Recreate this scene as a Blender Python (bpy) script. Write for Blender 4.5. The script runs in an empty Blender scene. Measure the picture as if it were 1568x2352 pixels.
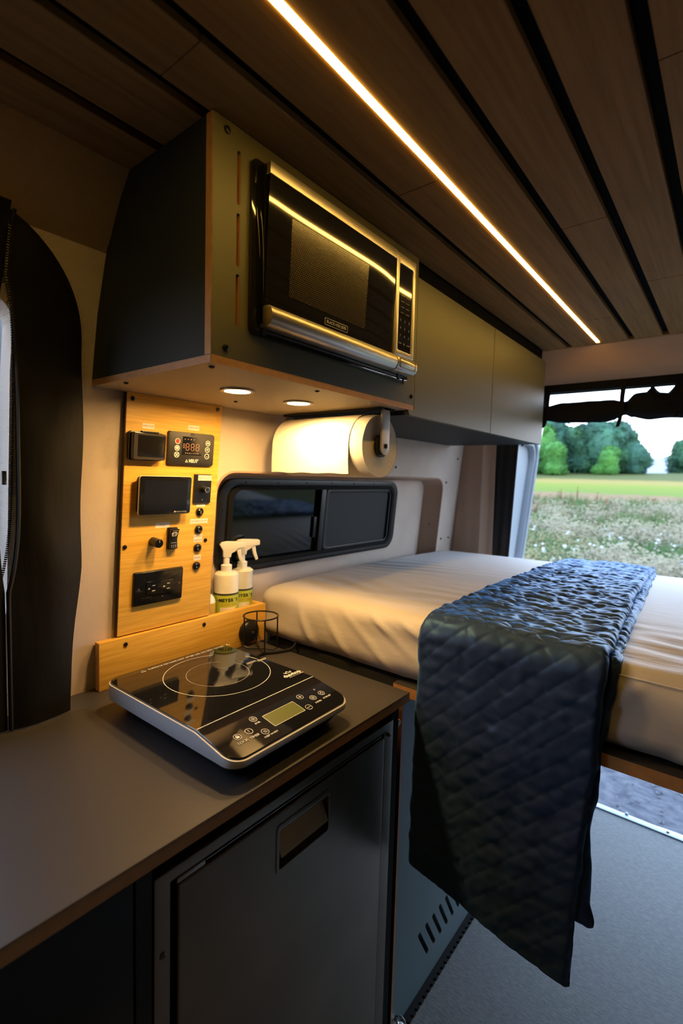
import bpy, bmesh, math, random
import numpy as np
from mathutils import Matrix, Vector, noise
random.seed(7); RNG = np.random.default_rng(7)
C = bpy.context.scene.collection
PI = math.pi

# ---------------------------------------------------------------- camera
FPX = 1127.12287; YAW, PITCH, ROLL = 0.674234822, 0.0705019661, -0.0278891244
def cam_axes():
    cy, sy, cp, sp, cr, sr = math.cos(YAW), math.sin(YAW), math.cos(PITCH), math.sin(PITCH), math.cos(ROLL), math.sin(ROLL)
    f = Vector((-sy*cp, cy*cp, -sp)); rt = Vector((cy, sy, 0)); dn = f.cross(rt)
    return cr*rt + sr*dn, -sr*rt + cr*dn, f
rt, dn, fw = cam_axes()
cd = bpy.data.cameras.new('camera'); cam = bpy.data.objects.new('camera', cd); C.objects.link(cam)
cam.matrix_world = Matrix((( rt.x, -dn.x, -fw.x, 0), (rt.y, -dn.y, -fw.y, 0), (rt.z, -dn.z, -fw.z, 0), (0, 0, 0, 1)))
cd.sensor_fit = 'HORIZONTAL'; cd.sensor_width = 24.0; cd.lens = FPX/1568*24.0
cd.clip_start = 0.02; cd.clip_end = 4000
cd.dof.use_dof = True; cd.dof.focus_distance = 1.0; cd.dof.aperture_fstop = 3.2
bpy.context.scene.camera = cam

# ---------------------------------------------------------------- sky and exposure
sc = bpy.context.scene
sc.view_settings.view_transform = 'Standard'; sc.view_settings.look = 'None'
sc.view_settings.gamma = 1.0; sc.view_settings.exposure = 0.0; sc.view_settings.use_curve_mapping = False
sc.cycles.use_denoising = True
sc.cycles.max_bounces = 8; sc.cycles.diffuse_bounces = 4; sc.cycles.glossy_bounces = 4
sc.cycles.caustics_reflective = False; sc.cycles.caustics_refractive = False
sc.cycles.sample_clamp_indirect = 6.0
w = bpy.data.worlds.new('dusk_sky'); sc.world = w; w.use_nodes = True
nt = w.node_tree; nt.nodes.clear()
tc = nt.nodes.new('ShaderNodeTexCoord'); sx = nt.nodes.new('ShaderNodeSeparateXYZ')
rp = nt.nodes.new('ShaderNodeValToRGB'); bg = nt.nodes.new('ShaderNodeBackground'); ow = nt.nodes.new('ShaderNodeOutputWorld')
nt.links.new(tc.outputs['Generated'], sx.inputs[0]); nt.links.new(sx.outputs['Z'], rp.inputs[0])
nt.links.new(rp.outputs[0], bg.inputs[0]); nt.links.new(bg.outputs[0], ow.inputs[0])
el = rp.color_ramp.elements
el[0].position = 0.0; el[0].color = (0.86, 0.80, 0.80, 1)
el[1].position = 1.0; el[1].color = (0.34, 0.56, 0.95, 1)
for p, c in ((0.09, (0.78, 0.86, 1.0, 1)), (0.30, (0.58, 0.76, 1.0, 1))):
    e = el.new(p); e.color = c
bg.inputs[1].default_value = 7.4
LED_E = (46.0, 27.0, 5.2); LAMP_E = (500.0, 300.0, 105.0)

# ---------------------------------------------------------------- helpers
WM = {}
def wm(o): return WM.get(o.name, Matrix.Identity(4)) if o else Matrix.Identity(4)
def _place(o, Wo, parent):
    C.objects.link(o)
    if parent: o.parent = parent; o.matrix_basis = wm(parent).inverted() @ Wo
    else: o.matrix_basis = Wo
    WM[o.name] = Wo.copy(); return o
def tag(o, label=None, cat=None, group=None, kind=None):
    if label: o['label'] = label
    if cat: o['category'] = cat
    if group: o['group'] = group
    if kind: o['kind'] = kind
    return o
def root(name, label, cat, loc=(0, 0, 0), T=None, group=None):
    o = bpy.data.objects.new(name, None); o.empty_display_size = 0.05
    Wo = T.copy() if T else Matrix.Translation(loc)
    _place(o, Wo, None); return tag(o, label, cat, group)
def link_mesh(name, me, Wo, parent=None, mat=None):
    if mat: me.materials.append(mat)
    return _place(bpy.data.objects.new(name, me), Wo, parent)
def rrect(x0, x1, y0, y1, r, n=5):
    r = min(r, (x1-x0)/2-1e-5, (y1-y0)/2-1e-5); p = []
    for cx, cy, a in ((x1-r, y1-r, 0), (x0+r, y1-r, 90), (x0+r, y0+r, 180), (x1-r, y0+r, 270)):
        for i in range(n+1):
            t = math.radians(a+90*i/n); p.append((cx+r*math.cos(t), cy+r*math.sin(t)))
    return p
def circ(cx, cy, r, n=24): return [(cx+r*math.cos(2*PI*i/n), cy+r*math.sin(2*PI*i/n)) for i in range(n)]
def face_T(y, z, x, lean=0.0):
    """frame on a surface that faces +X: local x = world Y, local y = up, local z = out."""
    up = Vector((lean, 0, 1)).normalized(); ex = Vector((0, 1, 0)); n = ex.cross(up)
    return Matrix(((ex.x, up.x, n.x, x), (ex.y, up.y, n.y, y), (ex.z, up.z, n.z, z), (0, 0, 0, 1)))
class MB:
    def __init__(s, T=None): s.v = []; s.f = []; s.T = T
    def add(s, vs, fs):
        b = len(s.v)
        s.v += [(s.T @ Vector(p)) if s.T else Vector(p) for p in vs]
        s.f += [tuple(b+i for i in f) for f in fs]; return s
    def box(s, x0, x1, y0, y1, z0, z1):
        v = [(x0,y0,z0),(x1,y0,z0),(x1,y1,z0),(x0,y1,z0),(x0,y0,z1),(x1,y0,z1),(x1,y1,z1),(x0,y1,z1)]
        return s.add(v, [(0,3,2,1),(4,5,6,7),(0,1,5,4),(1,2,6,5),(2,3,7,6),(3,0,4,7)])
    def prism(s, poly, z0, z1, top=None):
        n = len(poly); t = top or poly
        v = [(x,y,z0) for x,y in poly]+[(x,y,z1) for x,y in t]
        return s.add(v, [tuple(range(n))[::-1], tuple(range(n,2*n))]+[(i,(i+1)%n,n+(i+1)%n,n+i) for i in range(n)])
    def ring(s, outer, inner, z0, z1):
        n = len(outer)
        v = [(x,y,z) for z in (z0,z1) for P in (outer,inner) for x,y in P]; f = []
        for i in range(n):
            j = (i+1)%n
            f += [(i,j,2*n+j,2*n+i),(n+j,n+i,3*n+i,3*n+j),(2*n+i,2*n+j,3*n+j,3*n+i),(j,i,n+i,n+j)]
        return s.add(v, f)
    def extr(s, poly, axis, a, b):
        """extrude 2-D polygon along axis: X -> poly=(y,z); Y -> poly=(x,z); Z -> (x,y)"""
        n = len(poly)
        mk = {'X': lambda p, t: (t,p[0],p[1]), 'Y': lambda p, t: (p[0],t,p[1]), 'Z': lambda p, t: (p[0],p[1],t)}[axis]
        v = [mk(p,a) for p in poly]+[mk(p,b) for p in poly]
        return s.add(v, [tuple(range(n)), tuple(range(n,2*n))[::-1]]+[(i,n+i,n+(i+1)%n,(i+1)%n) for i in range(n)])
    def tube(s, pts, r, n=8, closed=False, radii=None, cap=True):
        pts = [Vector(p) for p in pts]; m = len(pts); vs = []; fs = []; prev = None
        for i, p in enumerate(pts):
            a = pts[i-1] if (i > 0 or closed) else p; b = pts[(i+1)%m] if (i < m-1 or closed) else p
            t = (b-a).normalized()
            u = prev - t*prev.dot(t) if prev is not None else t.orthogonal()
            if u.length < 1e-6: u = t.orthogonal()
            u.normalize(); prev = u; q = t.cross(u); rr = radii[i] if radii else r
            vs += [tuple(p+rr*(u*math.cos(2*PI*k/n)+q*math.sin(2*PI*k/n))) for k in range(n)]
        for i in range(m if closed else m-1):
            for k in range(n):
                j = (i+1)%m; fs.append((i*n+k, i*n+(k+1)%n, j*n+(k+1)%n, j*n+k))
        if cap and not closed: fs += [tuple(range(n))[::-1], tuple(range((m-1)*n, m*n))]
        return s.add(vs, fs)
    def lathe(s, prof, c=(0,0,0), n=24, axis='Z'):
        vs = []; fs = []; m = len(prof)
        for r, h in prof:
            for k in range(n):
                a = 2*PI*k/n; x, y = r*math.cos(a), r*math.sin(a)
                q = {'Z': (x,y,h), 'X': (h,x,y), 'Y': (y,h,x)}[axis]
                vs.append((c[0]+q[0], c[1]+q[1], c[2]+q[2]))
        for i in range(m-1):
            for k in range(n): fs.append((i*n+k, i*n+(k+1)%n, (i+1)*n+(k+1)%n, (i+1)*n+k))
        fs += [tuple(range(n))[::-1], tuple(range((m-1)*n, m*n))]
        return s.add(vs, fs)
    def grid(s, nu, nv, fn, closed_u=False):
        vs = [fn(i, j) for j in range(nv) for i in range(nu)]; fs = []
        for j in range(nv-1):
            for i in range(nu if closed_u else nu-1):
                k = (i+1)%nu; fs.append((j*nu+i, j*nu+k, (j+1)*nu+k, (j+1)*nu+i))
        return s.add(vs, fs)
    def build(s, name, mat, parent=None, bevel=0, seg=2, smooth=True, solid=0, cut=None, angle=35):
        bm = bmesh.new(); vv = [bm.verts.new(p) for p in s.v]
        for f in s.f:
            try: bm.faces.new([vv[i] for i in f])
            except ValueError: pass
        bmesh.ops.remove_doubles(bm, verts=bm.verts, dist=1e-6)
        bmesh.ops.recalc_face_normals(bm, faces=bm.faces)
        if bevel:
            ed = [e for e in bm.edges if len(e.link_faces) == 2 and e.calc_face_angle(0) > 0.6]
            bmesh.ops.bevel(bm, geom=ed, offset=bevel, segments=seg, profile=0.6, affect='EDGES', clamp_overlap=True)
        xs = [v.co for v in bm.verts]
        lo = [min(p[i] for p in xs) for i in range(3)]; hi = [max(p[i] for p in xs) for i in range(3)]
        o0 = Vector(((lo[0]+hi[0])/2, (lo[1]+hi[1])/2, lo[2]))
        Wo = wm(parent).copy() if parent else Matrix.Identity(4)
        Wo.translation = o0
        inv = Wo.inverted(); bm.transform(inv)
        me = bpy.data.meshes.new(name); bm.to_mesh(me); bm.free()
        o = link_mesh(name, me, Wo, parent, mat)
        if solid or cut:
            if solid:
                m = o.modifiers.new('s', 'SOLIDIFY'); m.thickness = solid; m.offset = 0
            cs = []
            if cut:
                co = cut.build('cutter', None, None, smooth=False); cs.append(co)
                m = o.modifiers.new('b', 'BOOLEAN'); m.operation = 'DIFFERENCE'; m.object = co; m.solver = 'EXACT'
            bpy.context.view_layer.update(); dg = bpy.context.evaluated_depsgraph_get()
            nm = bpy.data.meshes.new_from_object(o.evaluated_get(dg)); o.modifiers.clear()
            o.data = nm; nm.name = name
            for c_ in cs: bpy.data.objects.remove(c_)
            if mat and not nm.materials: nm.materials.append(mat)
            elif mat: nm.materials[0] = mat
        me = o.data
        if smooth:
            me.polygons.foreach_set('use_smooth', [True]*len(me.polygons)); me.set_sharp_from_angle(angle=math.radians(angle))
        return o
def npmesh(name, V, F, mat, parent=None, smooth=False, kind=None, loc=(0,0,0)):
    me = bpy.data.meshes.new(name); V = np.asarray(V, dtype=float)-np.array(loc)
    me.from_pydata(V.tolist(), [], F if isinstance(F, list) else F.tolist()); me.update()
    Wo = (wm(parent).copy() if parent else Matrix.Identity(4)); Wo.translation = Vector(loc)
    o = link_mesh(name, me, Wo, parent, mat)
    if smooth: me.polygons.foreach_set('use_smooth', [True]*len(me.polygons))
    if kind: o['kind'] = kind
    return o
def struct(o): o['kind'] = 'structure'; return o
def text(name, s, T, size, mat, parent, depth=0.0003, align='CENTER', shear=0, sx=1.0, bold=0.0):
    cu = bpy.data.curves.new('t', 'FONT'); cu.body = s; cu.size = size; cu.align_x = align; cu.align_y = 'CENTER'
    cu.extrude = depth; cu.shear = shear; cu.resolution_u = 2; cu.offset = bold
    t = bpy.data.objects.new('t', cu); C.objects.link(t); bpy.context.view_layer.update()
    me = bpy.data.meshes.new_from_object(t.evaluated_get(bpy.context.evaluated_depsgraph_get()))
    bpy.data.objects.remove(t); me.materials.clear(); me.name = name
    if sx != 1.0: me.transform(Matrix.Diagonal((sx, 1, 1, 1)))
    return link_mesh(name, me, T, parent, mat)

# ---------------------------------------------------------------- materials
def mat(name, col, rough=0.5, metal=0.0, spec=0.5, noise_=0.0, nscale=(20, 20, 20), bump=0.0, bscale=(200, 200, 200),
        col2=None, sheen=0.0, emit=None, coat=0.0, alpha=1.0, transm=0.0, bdist=0.001, detail=3.0):
    m = bpy.data.materials.new(name); m.use_nodes = True; n = m.node_tree.nodes; l = m.node_tree.links
    b = n['Principled BSDF']; b.inputs['Base Color'].default_value = (*col, 1); b.inputs['Roughness'].default_value = rough
    b.inputs['Metallic'].default_value = metal; b.inputs['Specular IOR Level'].default_value = spec
    b.inputs['Sheen Weight'].default_value = sheen; b.inputs['Coat Weight'].default_value = coat
    b.inputs['Alpha'].default_value = alpha; b.inputs['Transmission Weight'].default_value = transm
    if emit: b.inputs['Emission Color'].default_value = (*emit, 1); b.inputs['Emission Strength'].default_value = 1.0
    def coords(scale):
        g = n.new('ShaderNodeNewGeometry'); mp = n.new('ShaderNodeMapping'); mp.inputs['Scale'].default_value = scale
        l.new(g.outputs['Position'], mp.inputs['Vector']); return mp.outputs[0]
    if noise_ or col2:
        t = n.new('ShaderNodeTexNoise'); t.inputs['Scale'].default_value = 1.0; t.inputs['Detail'].default_value = detail
        l.new(coords(nscale), t.inputs['Vector'])
        r = n.new('ShaderNodeValToRGB'); c2 = col2 or tuple(c*(1-noise_) for c in col)
        r.color_ramp.elements[0].position = 0.35; r.color_ramp.elements[1].position = 0.65
        r.color_ramp.elements[0].color = (*c2, 1); r.color_ramp.elements[1].color = (*col, 1)
        l.new(t.outputs[0], r.inputs[0]); l.new(r.outputs[0], b.inputs['Base Color'])
    if bump:
        t = n.new('ShaderNodeTexNoise'); t.inputs['Scale'].default_value = 1.0; t.inputs['Detail'].default_value = 2.0
        l.new(coords(bscale), t.inputs['Vector'])
        bp = n.new('ShaderNodeBump'); bp.inputs['Strength'].default_value = bump; bp.inputs['Distance'].default_value = bdist
        l.new(t.outputs[0], bp.inputs['Height']); l.new(bp.outputs[0], b.inputs['Normal'])
    return m
def weave_mat(name, col, rough, scale, strength, axes=('Y', 'Z'), col2=None):
    m = mat(name, col, rough, col2=col2, nscale=(9, 9, 9), sheen=0.15, spec=0.2); n = m.node_tree.nodes; l = m.node_tree.links
    b = n['Principled BSDF']; g = n.new('ShaderNodeNewGeometry'); s_ = n.new('ShaderNodeSeparateXYZ'); l.new(g.outputs['Position'], s_.inputs[0])
    outs = []
    for a in axes:
        mu = n.new('ShaderNodeMath'); mu.operation = 'MULTIPLY'; mu.inputs[1].default_value = scale; l.new(s_.outputs[a], mu.inputs[0])
        si = n.new('ShaderNodeMath'); si.operation = 'SINE'; l.new(mu.outputs[0], si.inputs[0]); outs.append(si)
    p = n.new('ShaderNodeMath'); p.operation = 'MULTIPLY'; l.new(outs[0].outputs[0], p.inputs[0]); l.new(outs[1].outputs[0], p.inputs[1])
    t = n.new('ShaderNodeTexNoise'); t.inputs['Scale'].default_value = scale/8; l.new(g.outputs['Position'], t.inputs['Vector'])
    ad = n.new('ShaderNodeMath'); ad.operation = 'ADD'; l.new(p.outputs[0], ad.inputs[0]); l.new(t.outputs[0], ad.inputs[1])
    bp = n.new('ShaderNodeBump'); bp.inputs['Strength'].default_value = strength; bp.inputs['Distance'].default_value = 0.0006
    l.new(ad.outputs[0], bp.inputs['Height']); l.new(bp.outputs[0], b.inputs['Normal']); return m
def ply_mat(name, axis, pitch=0.0026, a=(0.62, 0.33, 0.13), c=(0.26, 0.12, 0.045), off=0.0):
    m = mat(name, a, 0.55); n = m.node_tree.nodes; l = m.node_tree.links; b = n['Principled BSDF']
    g = n.new('ShaderNodeNewGeometry'); s_ = n.new('ShaderNodeSeparateXYZ'); l.new(g.outputs['Position'], s_.inputs[0])
    mu = n.new('ShaderNodeMath'); mu.operation = 'MULTIPLY'; mu.inputs[1].default_value = 2*PI/pitch; l.new(s_.outputs[axis], mu.inputs[0])
    si = n.new('ShaderNodeMath'); si.operation = 'SINE'; l.new(mu.outputs[0], si.inputs[0])
    t = n.new('ShaderNodeTexNoise'); t.inputs['Scale'].default_value = 60; l.new(g.outputs['Position'], t.inputs['Vector'])
    ad = n.new('ShaderNodeMath'); ad.operation = 'MULTIPLY_ADD'; ad.inputs[1].default_value = 0.4; ad.inputs[2].default_value = 0.25
    l.new(si.outputs[0], ad.inputs[0]); a2 = n.new('ShaderNodeMath'); a2.operation = 'MULTIPLY_ADD'; a2.inputs[1].default_value = 0.5
    l.new(t.outputs[0], a2.inputs[0]); l.new(ad.outputs[0], a2.inputs[2])
    r = n.new('ShaderNodeValToRGB'); r.color_ramp.elements[0].position = 0.3; r.color_ramp.elements[1].position = 0.6
    r.color_ramp.elements[0].color = (*c, 1); r.color_ramp.elements[1].color = (*a, 1)
    l.new(a2.outputs[0], r.inputs[0]); l.new(r.outputs[0], b.inputs['Base Color']); return m

M = dict(
    ceilwood=mat('ceiling_bamboo', (0.37, 0.205, 0.066), 0.6, spec=0.2, col2=(0.285, 0.150, 0.045), nscale=(110, 5, 60), bump=0.15, bscale=(500, 12, 100)),
    bamboo=mat('light_bamboo', (0.84, 0.50, 0.09), 0.42, col2=(0.70, 0.38, 0.05), nscale=(60, 9, 170), bump=0.08, bscale=(100, 12, 500)),
    bamboo2=mat('bamboo_end', (0.62, 0.33, 0.12), 0.5, noise_=0.3, nscale=(300, 300, 20)),
    black=mat('black_plastic', (0.007, 0.007, 0.0075), 0.35),
    blackm=mat('black_matte', (0.010, 0.009, 0.009), 0.7),
    gloss=mat('black_gloss', (0.008, 0.008, 0.009), 0.06, coat=0.3),
    slot=mat('slot_black', (0.004, 0.004, 0.004), 0.9, spec=0.1),
    counter=mat('counter_laminate', (0.044, 0.040, 0.041), 0.42, bump=0.35, bscale=(900, 900, 900), bdist=0.0005),
    cab=mat('cabinet_olive_laminate', (0.118, 0.108, 0.052), 0.50, bump=0.2, bscale=(900, 900, 900), bdist=0.0003),
    cabside=mat('cabinet_laminate_shaded', (0.024, 0.030, 0.029), 0.6, spec=0.25, bump=0.2, bscale=(900, 900, 900), bdist=0.0003),  # front laminate darkened: shade on the side panel put into the colour
    under=mat('cabinet_underside', (0.50, 0.42, 0.31), 0.45),
    base=mat('base_cabinet_dark', (0.030, 0.032, 0.030), 0.5),
    teal=mat('bench_teal_laminate', (0.085, 0.120, 0.130), 0.5, noise_=0.08, nscale=(900, 900, 900)),
    plyz=ply_mat('ply_edge_z', 'Z'), plyx=ply_mat('ply_edge_x', 'X'), plyy=ply_mat('ply_edge_y', 'Y'),
    plyv=ply_mat('ply_edge_dark', 'Y', a=(0.30, 0.15, 0.07), c=(0.16, 0.07, 0.03)),
    fabric=weave_mat('wall_fabric', (0.76, 0.64, 0.54), 0.95, 2300, 0.75, col2=(0.71, 0.59, 0.49)),
    fabric2=weave_mat('rear_fabric', (0.50, 0.34, 0.25), 0.95, 2600, 0.7),
    header=weave_mat('rear_header_fabric', (0.56, 0.34, 0.19), 0.95, 2200, 0.6),
    winblack=mat('window_black', (0.005, 0.005, 0.006), 0.4, spec=0.35),
    sidefab=weave_mat('dark_side_fabric', (0.075, 0.060, 0.045), 0.95, 2600, 0.7),
    headliner=weave_mat('headliner_fabric', (0.30, 0.21, 0.14), 0.95, 2200, 0.8),
    steel=mat('brushed_steel', (0.60, 0.55, 0.48), 0.36, 1.0, bump=0.06, bscale=(400, 6, 1500)),
    steeld=mat('fridge_steel', (0.34, 0.285, 0.225), 0.36, 1.0, bump=0.05, bscale=(30, 30, 30), bdist=0.003, noise_=0.12, nscale=(7, 7, 7)),
    chrome=mat('chrome', (0.75, 0.75, 0.75), 0.12, 1.0),
    ambersteel=mat('handle_steel_led_tint', (0.85, 0.66, 0.38), 0.5, 1.0),  # steel tinted amber, the LED's reflection painted into the flap colour
    white=mat('white_plastic', (0.78, 0.78, 0.76), 0.35),
    bottle=mat('bottle_plastic', (0.80, 0.78, 0.66), 0.32, noise_=0.05, nscale=(60, 60, 60)),
    hobside=mat('hob_silver_plastic', (0.55, 0.57, 0.62), 0.38),
    print_=mat('white_print', (0.72, 0.72, 0.70), 0.6),
    printd=mat('grey_print', (0.30, 0.30, 0.29), 0.6),
    red=mat('red_mark', (0.45, 0.02, 0.015), 0.5),
    orange=mat('segment_orange', (0.42, 0.20, 0.10), 0.5),
    sticker=mat('label_sticker', (0.82, 0.76, 0.66), 0.55),
    ink=mat('sticker_ink', (0.42, 0.28, 0.22), 0.7),
    darkink=mat('label_ink', (0.03, 0.03, 0.02), 0.6),
    screen=mat('dark_screen', (0.010, 0.012, 0.018), 0.08),
    smoke=mat('smoked_cover', (0.008, 0.0075, 0.007), 0.12),
    lcd=mat('lcd_green', (0.115, 0.135, 0.035), 0.3),
    limeg=mat('lime_label', (0.50, 0.60, 0.06), 0.4),
    soap=mat('yellow_soap', (0.85, 0.60, 0.10), 0.15, transm=0.35),
    paper=mat('paper_towel', (0.88, 0.84, 0.76), 0.9, bump=0.5, bscale=(160, 160, 160), bdist=0.0012, spec=0.1),
    paperend=mat('paper_roll_end', (0.80, 0.68, 0.50), 0.9, noise_=0.08, nscale=(30, 200, 200), spec=0.1),
    beige=mat('bracket_beige', (0.62, 0.56, 0.50), 0.4),
    sheet=mat('bed_sheet', (0.58, 0.535, 0.50), 0.55, sheen=0.15, noise_=0.05, nscale=(5, 5, 5), bump=0.35, bscale=(16, 90, 50), bdist=0.003),
    quilt=mat('quilt_satin', (0.029, 0.047, 0.118), 0.38, spec=0.5, bump=0.35, bscale=(900, 900, 900), bdist=0.0005),
    curtain=mat('black_curtain', (0.009, 0.008, 0.007), 0.65, spec=0.2, bump=0.3, bscale=(60, 60, 14), bdist=0.003),
    floorm=mat('woven_vinyl_floor', (0.145, 0.138, 0.130), 0.7, col2=(0.082, 0.078, 0.074), nscale=(70, 420, 70), bump=0.6, bscale=(150, 800, 200), detail=6),
    vanwhite=mat('van_white_paint', (0.320, 0.344, 0.368), 0.3, coat=0.3),
    rubber=mat('black_rubber', (0.005, 0.005, 0.005), 0.85, spec=0.2),
    gravel=mat('gravel_ground', (0.088, 0.084, 0.092), 0.95, col2=(0.035, 0.036, 0.046), nscale=(13, 22, 13), detail=8),
    tint=mat('tinted_glass', (0.003, 0.006, 0.006), 0.06, spec=0.4),
    mesh=mat('insect_mesh', (0.006, 0.009, 0.010), 0.5, spec=0.3, bump=0.5, bscale=(1500, 1500, 1500)),
    led=mat('led_glow', (1, 0.8, 0.5), 0.5, emit=LED_E), lamp=mat('lamp_glow', (1, 0.8, 0.5), 0.5, emit=LAMP_E),
    bark=mat('bark', (0.08, 0.06, 0.04), 0.9),
)
qb = M['quilt'].node_tree.nodes['Principled BSDF']; qb.inputs['Specular Tint'].default_value = (0.16, 0.48, 1.0, 1)  # reflected blue sky on the satin put into specular and sheen tints
qb.inputs['Sheen Weight'].default_value = 1.0; qb.inputs['Sheen Roughness'].default_value = 0.38; qb.inputs['Sheen Tint'].default_value = (0.10, 0.42, 1.0, 1)
def leafm(name, a, b, s=0.5): return mat(name, a, 0.7, col2=b, nscale=(s, s, s), spec=0.2)
M['leaf0'] = leafm('tree_green_dark', (0.043, 0.119, 0.051), (0.020, 0.059, 0.038))  # tree greens lifted so the colour carries the distant haze
M['leaf1'] = leafm('tree_green_mid', (0.059, 0.174, 0.030), (0.030, 0.098, 0.021))
M['leaf2'] = leafm('tree_green_blue', (0.047, 0.127, 0.073), (0.024, 0.067, 0.047))
M['grass'] = leafm('meadow_green', (0.092, 0.128, 0.040), (0.044, 0.076, 0.022), 3)
M['straw'] = leafm('meadow_straw', (0.198, 0.164, 0.079), (0.134, 0.104, 0.050), 3)
M['bloom'] = leafm('meadow_bloom', (0.232, 0.196, 0.124), (0.160, 0.128, 0.076), 3)
M['dock'] = leafm('meadow_dock', (0.129, 0.040, 0.018), (0.070, 0.025, 0.015), 3)

# ground colours by distance (world Y), real bands of crop
def field_mat():
    m = mat('field_ground', (0.2, 0.3, 0.1), 0.95, spec=0.1); n = m.node_tree.nodes; l = m.node_tree.links; b = n['Principled BSDF']
    g = n.new('ShaderNodeNewGeometry'); s_ = n.new('ShaderNodeSeparateXYZ'); l.new(g.outputs['Position'], s_.inputs[0])
    t = n.new('ShaderNodeTexNoise'); t.inputs['Scale'].default_value = 0.6; t.inputs['Detail'].default_value = 6; l.new(g.outputs['Position'], t.inputs['Vector'])
    a = n.new('ShaderNodeMath'); a.operation = 'MULTIPLY_ADD'; a.inputs[1].default_value = 5.0; l.new(t.outputs[0], a.inputs[0]); l.new(s_.outputs['Y'], a.inputs[2])
    d = n.new('ShaderNodeMath'); d.operation = 'DIVIDE'; d.inputs[1].default_value = 120.0; l.new(a.outputs[0], d.inputs[0])
    r = n.new('ShaderNodeValToRGB'); l.new(d.outputs[0], r.inputs[0]); cr = r.color_ramp
    st = [(0.0, (0.053, 0.036, 0.021)), (0.075, (0.063, 0.053, 0.017)), (0.20, (0.071, 0.073, 0.017)), (0.245, (0.180, 0.100, 0.050)), (0.275, (0.170, 0.100, 0.046)),
          (0.29, (0.098, 0.126, 0.013)), (0.36, (0.135, 0.146, 0.013)), (0.40, (0.206, 0.146, 0.032)), (0.440, (0.188, 0.132, 0.033)), (0.455, (0.071, 0.073, 0.017)), (0.8, (0.059, 0.067, 0.017)), (1.0, (0.135, 0.110, 0.033))]
    cr.elements[0].position = 0; cr.elements[0].color = (*st[0][1], 1); cr.elements[1].position = 1; cr.elements[1].color = (*st[-1][1], 1)
    for p, c in st[1:-1]: e = cr.elements.new(p); e.color = (*c, 1)
    l.new(r.outputs[0], b.inputs['Base Color']); return m
M['field'] = field_mat()

FL = -1.375; HC = 0.525; CT = -0.475     # floor, ceiling and counter-top heights (camera at 0)
def wallx(z):
    pts = [(-1.375, -1.10), (-0.6, -1.073), (-0.475, -1.066), (-0.1, -1.033), (0.17, -1.008), (0.30, -0.982), (0.414, -0.945), (0.60, -0.90)]
    for (a, xa), (b, xb) in zip(pts, pts[1:]):
        if z <= b: return xa+(xb-xa)*(z-a)/(b-a)
    return pts[-1][1]

# ================================================================ STRUCTURE
struct(MB().box(-1.16, 0.78, -1.9, 2.262, FL-0.05, FL).build('floor', M['floorm']))
# ---- ceiling of routed bamboo planks
ceil = struct(MB().box(-0.95, 0.62, -1.7, 2.06, HC+0.014, HC+0.03).build('ceiling', M['slot']))
slots = [-0.765, -0.6415, -0.535, -0.326, -0.2225, -0.119, -0.0155, 0.088, 0.1915, 0.295, 0.3985]
LEDX = -0.4325
edges = sorted(slots+[LEDX]); bounds = [-0.864]+edges+[0.50]
seams = {0: [0.2], 1: [-0.4, 1.35], 2: [0.38, 1.6], 3: [0.80], 4: [-0.3, 1.75], 5: [1.10], 6: [-0.2, 1.5], 7: [0.74], 8: [0.1, 1.6], 9: [0.9], 10: [0.2, 1.4], 11: [0.9], 12: [0.5]}
for i, (a, b) in enumerate(zip(bounds, bounds[1:])):
    x0 = a+(0.0052 if a == LEDX else 0.0098 if a in slots else 0); x1 = b-(0.0052 if b == LEDX else 0.0098 if b in slots else 0)
    ys = [-1.65]+seams.get(i, [])+[2.05]
    for y0, y1 in zip(ys, ys[1:]):
        MB().box(x0, x1, y0+0.0006, y1-0.0006, HC, HC+0.012).build('ceiling_plank', M['ceilwood'], ceil, bevel=0.0008, seg=1)
MB().box(-0.864, 0.50, 2.0506, 2.085, HC, HC+0.012).build('ceiling_plank', M['ceilwood'], ceil, bevel=0.0008, seg=1)
# LED strip
t = root('light_strip', 'glowing warm LED light strip set between two bamboo ceiling planks', 'light strip', (LEDX, 0.6, HC))
MB().box(LEDX-0.0050, LEDX+0.0050, -0.45, 2.030, HC-0.0012, HC+0.003).build('diffuser', M['led'], t)
MB().box(LEDX-0.0050, LEDX+0.0050, -0.46, 2.045, HC+0.003, HC+0.012).build('channel', M['steel'], t)

# ---- left wall: slab with window recess and cab door window cut out
LEAN = (wallx(0.17)-wallx(-0.475))/0.645
zz = [-1.375, -0.6, -0.475, -0.1, 0.17, 0.30, 0.414, 0.54]
prof = [(wallx(z), z) for z in zz]+[(wallx(z)-0.05, z) for z in zz[::-1]]
cut = MB()
cut.extr(rrect(0.775, 2.005, -0.60, 0.004, 0.055, 8), 'X', -1.3, -0.9)
cut.extr(rrect(-0.10, 0.317, -0.30, 0.29, 0.04, 6), 'X', -1.3, -0.8)
wl_ = struct(MB().extr(prof, 'Y', -1.65, 2.17).build('wall_left', M['fabric'], cut=cut))
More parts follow.
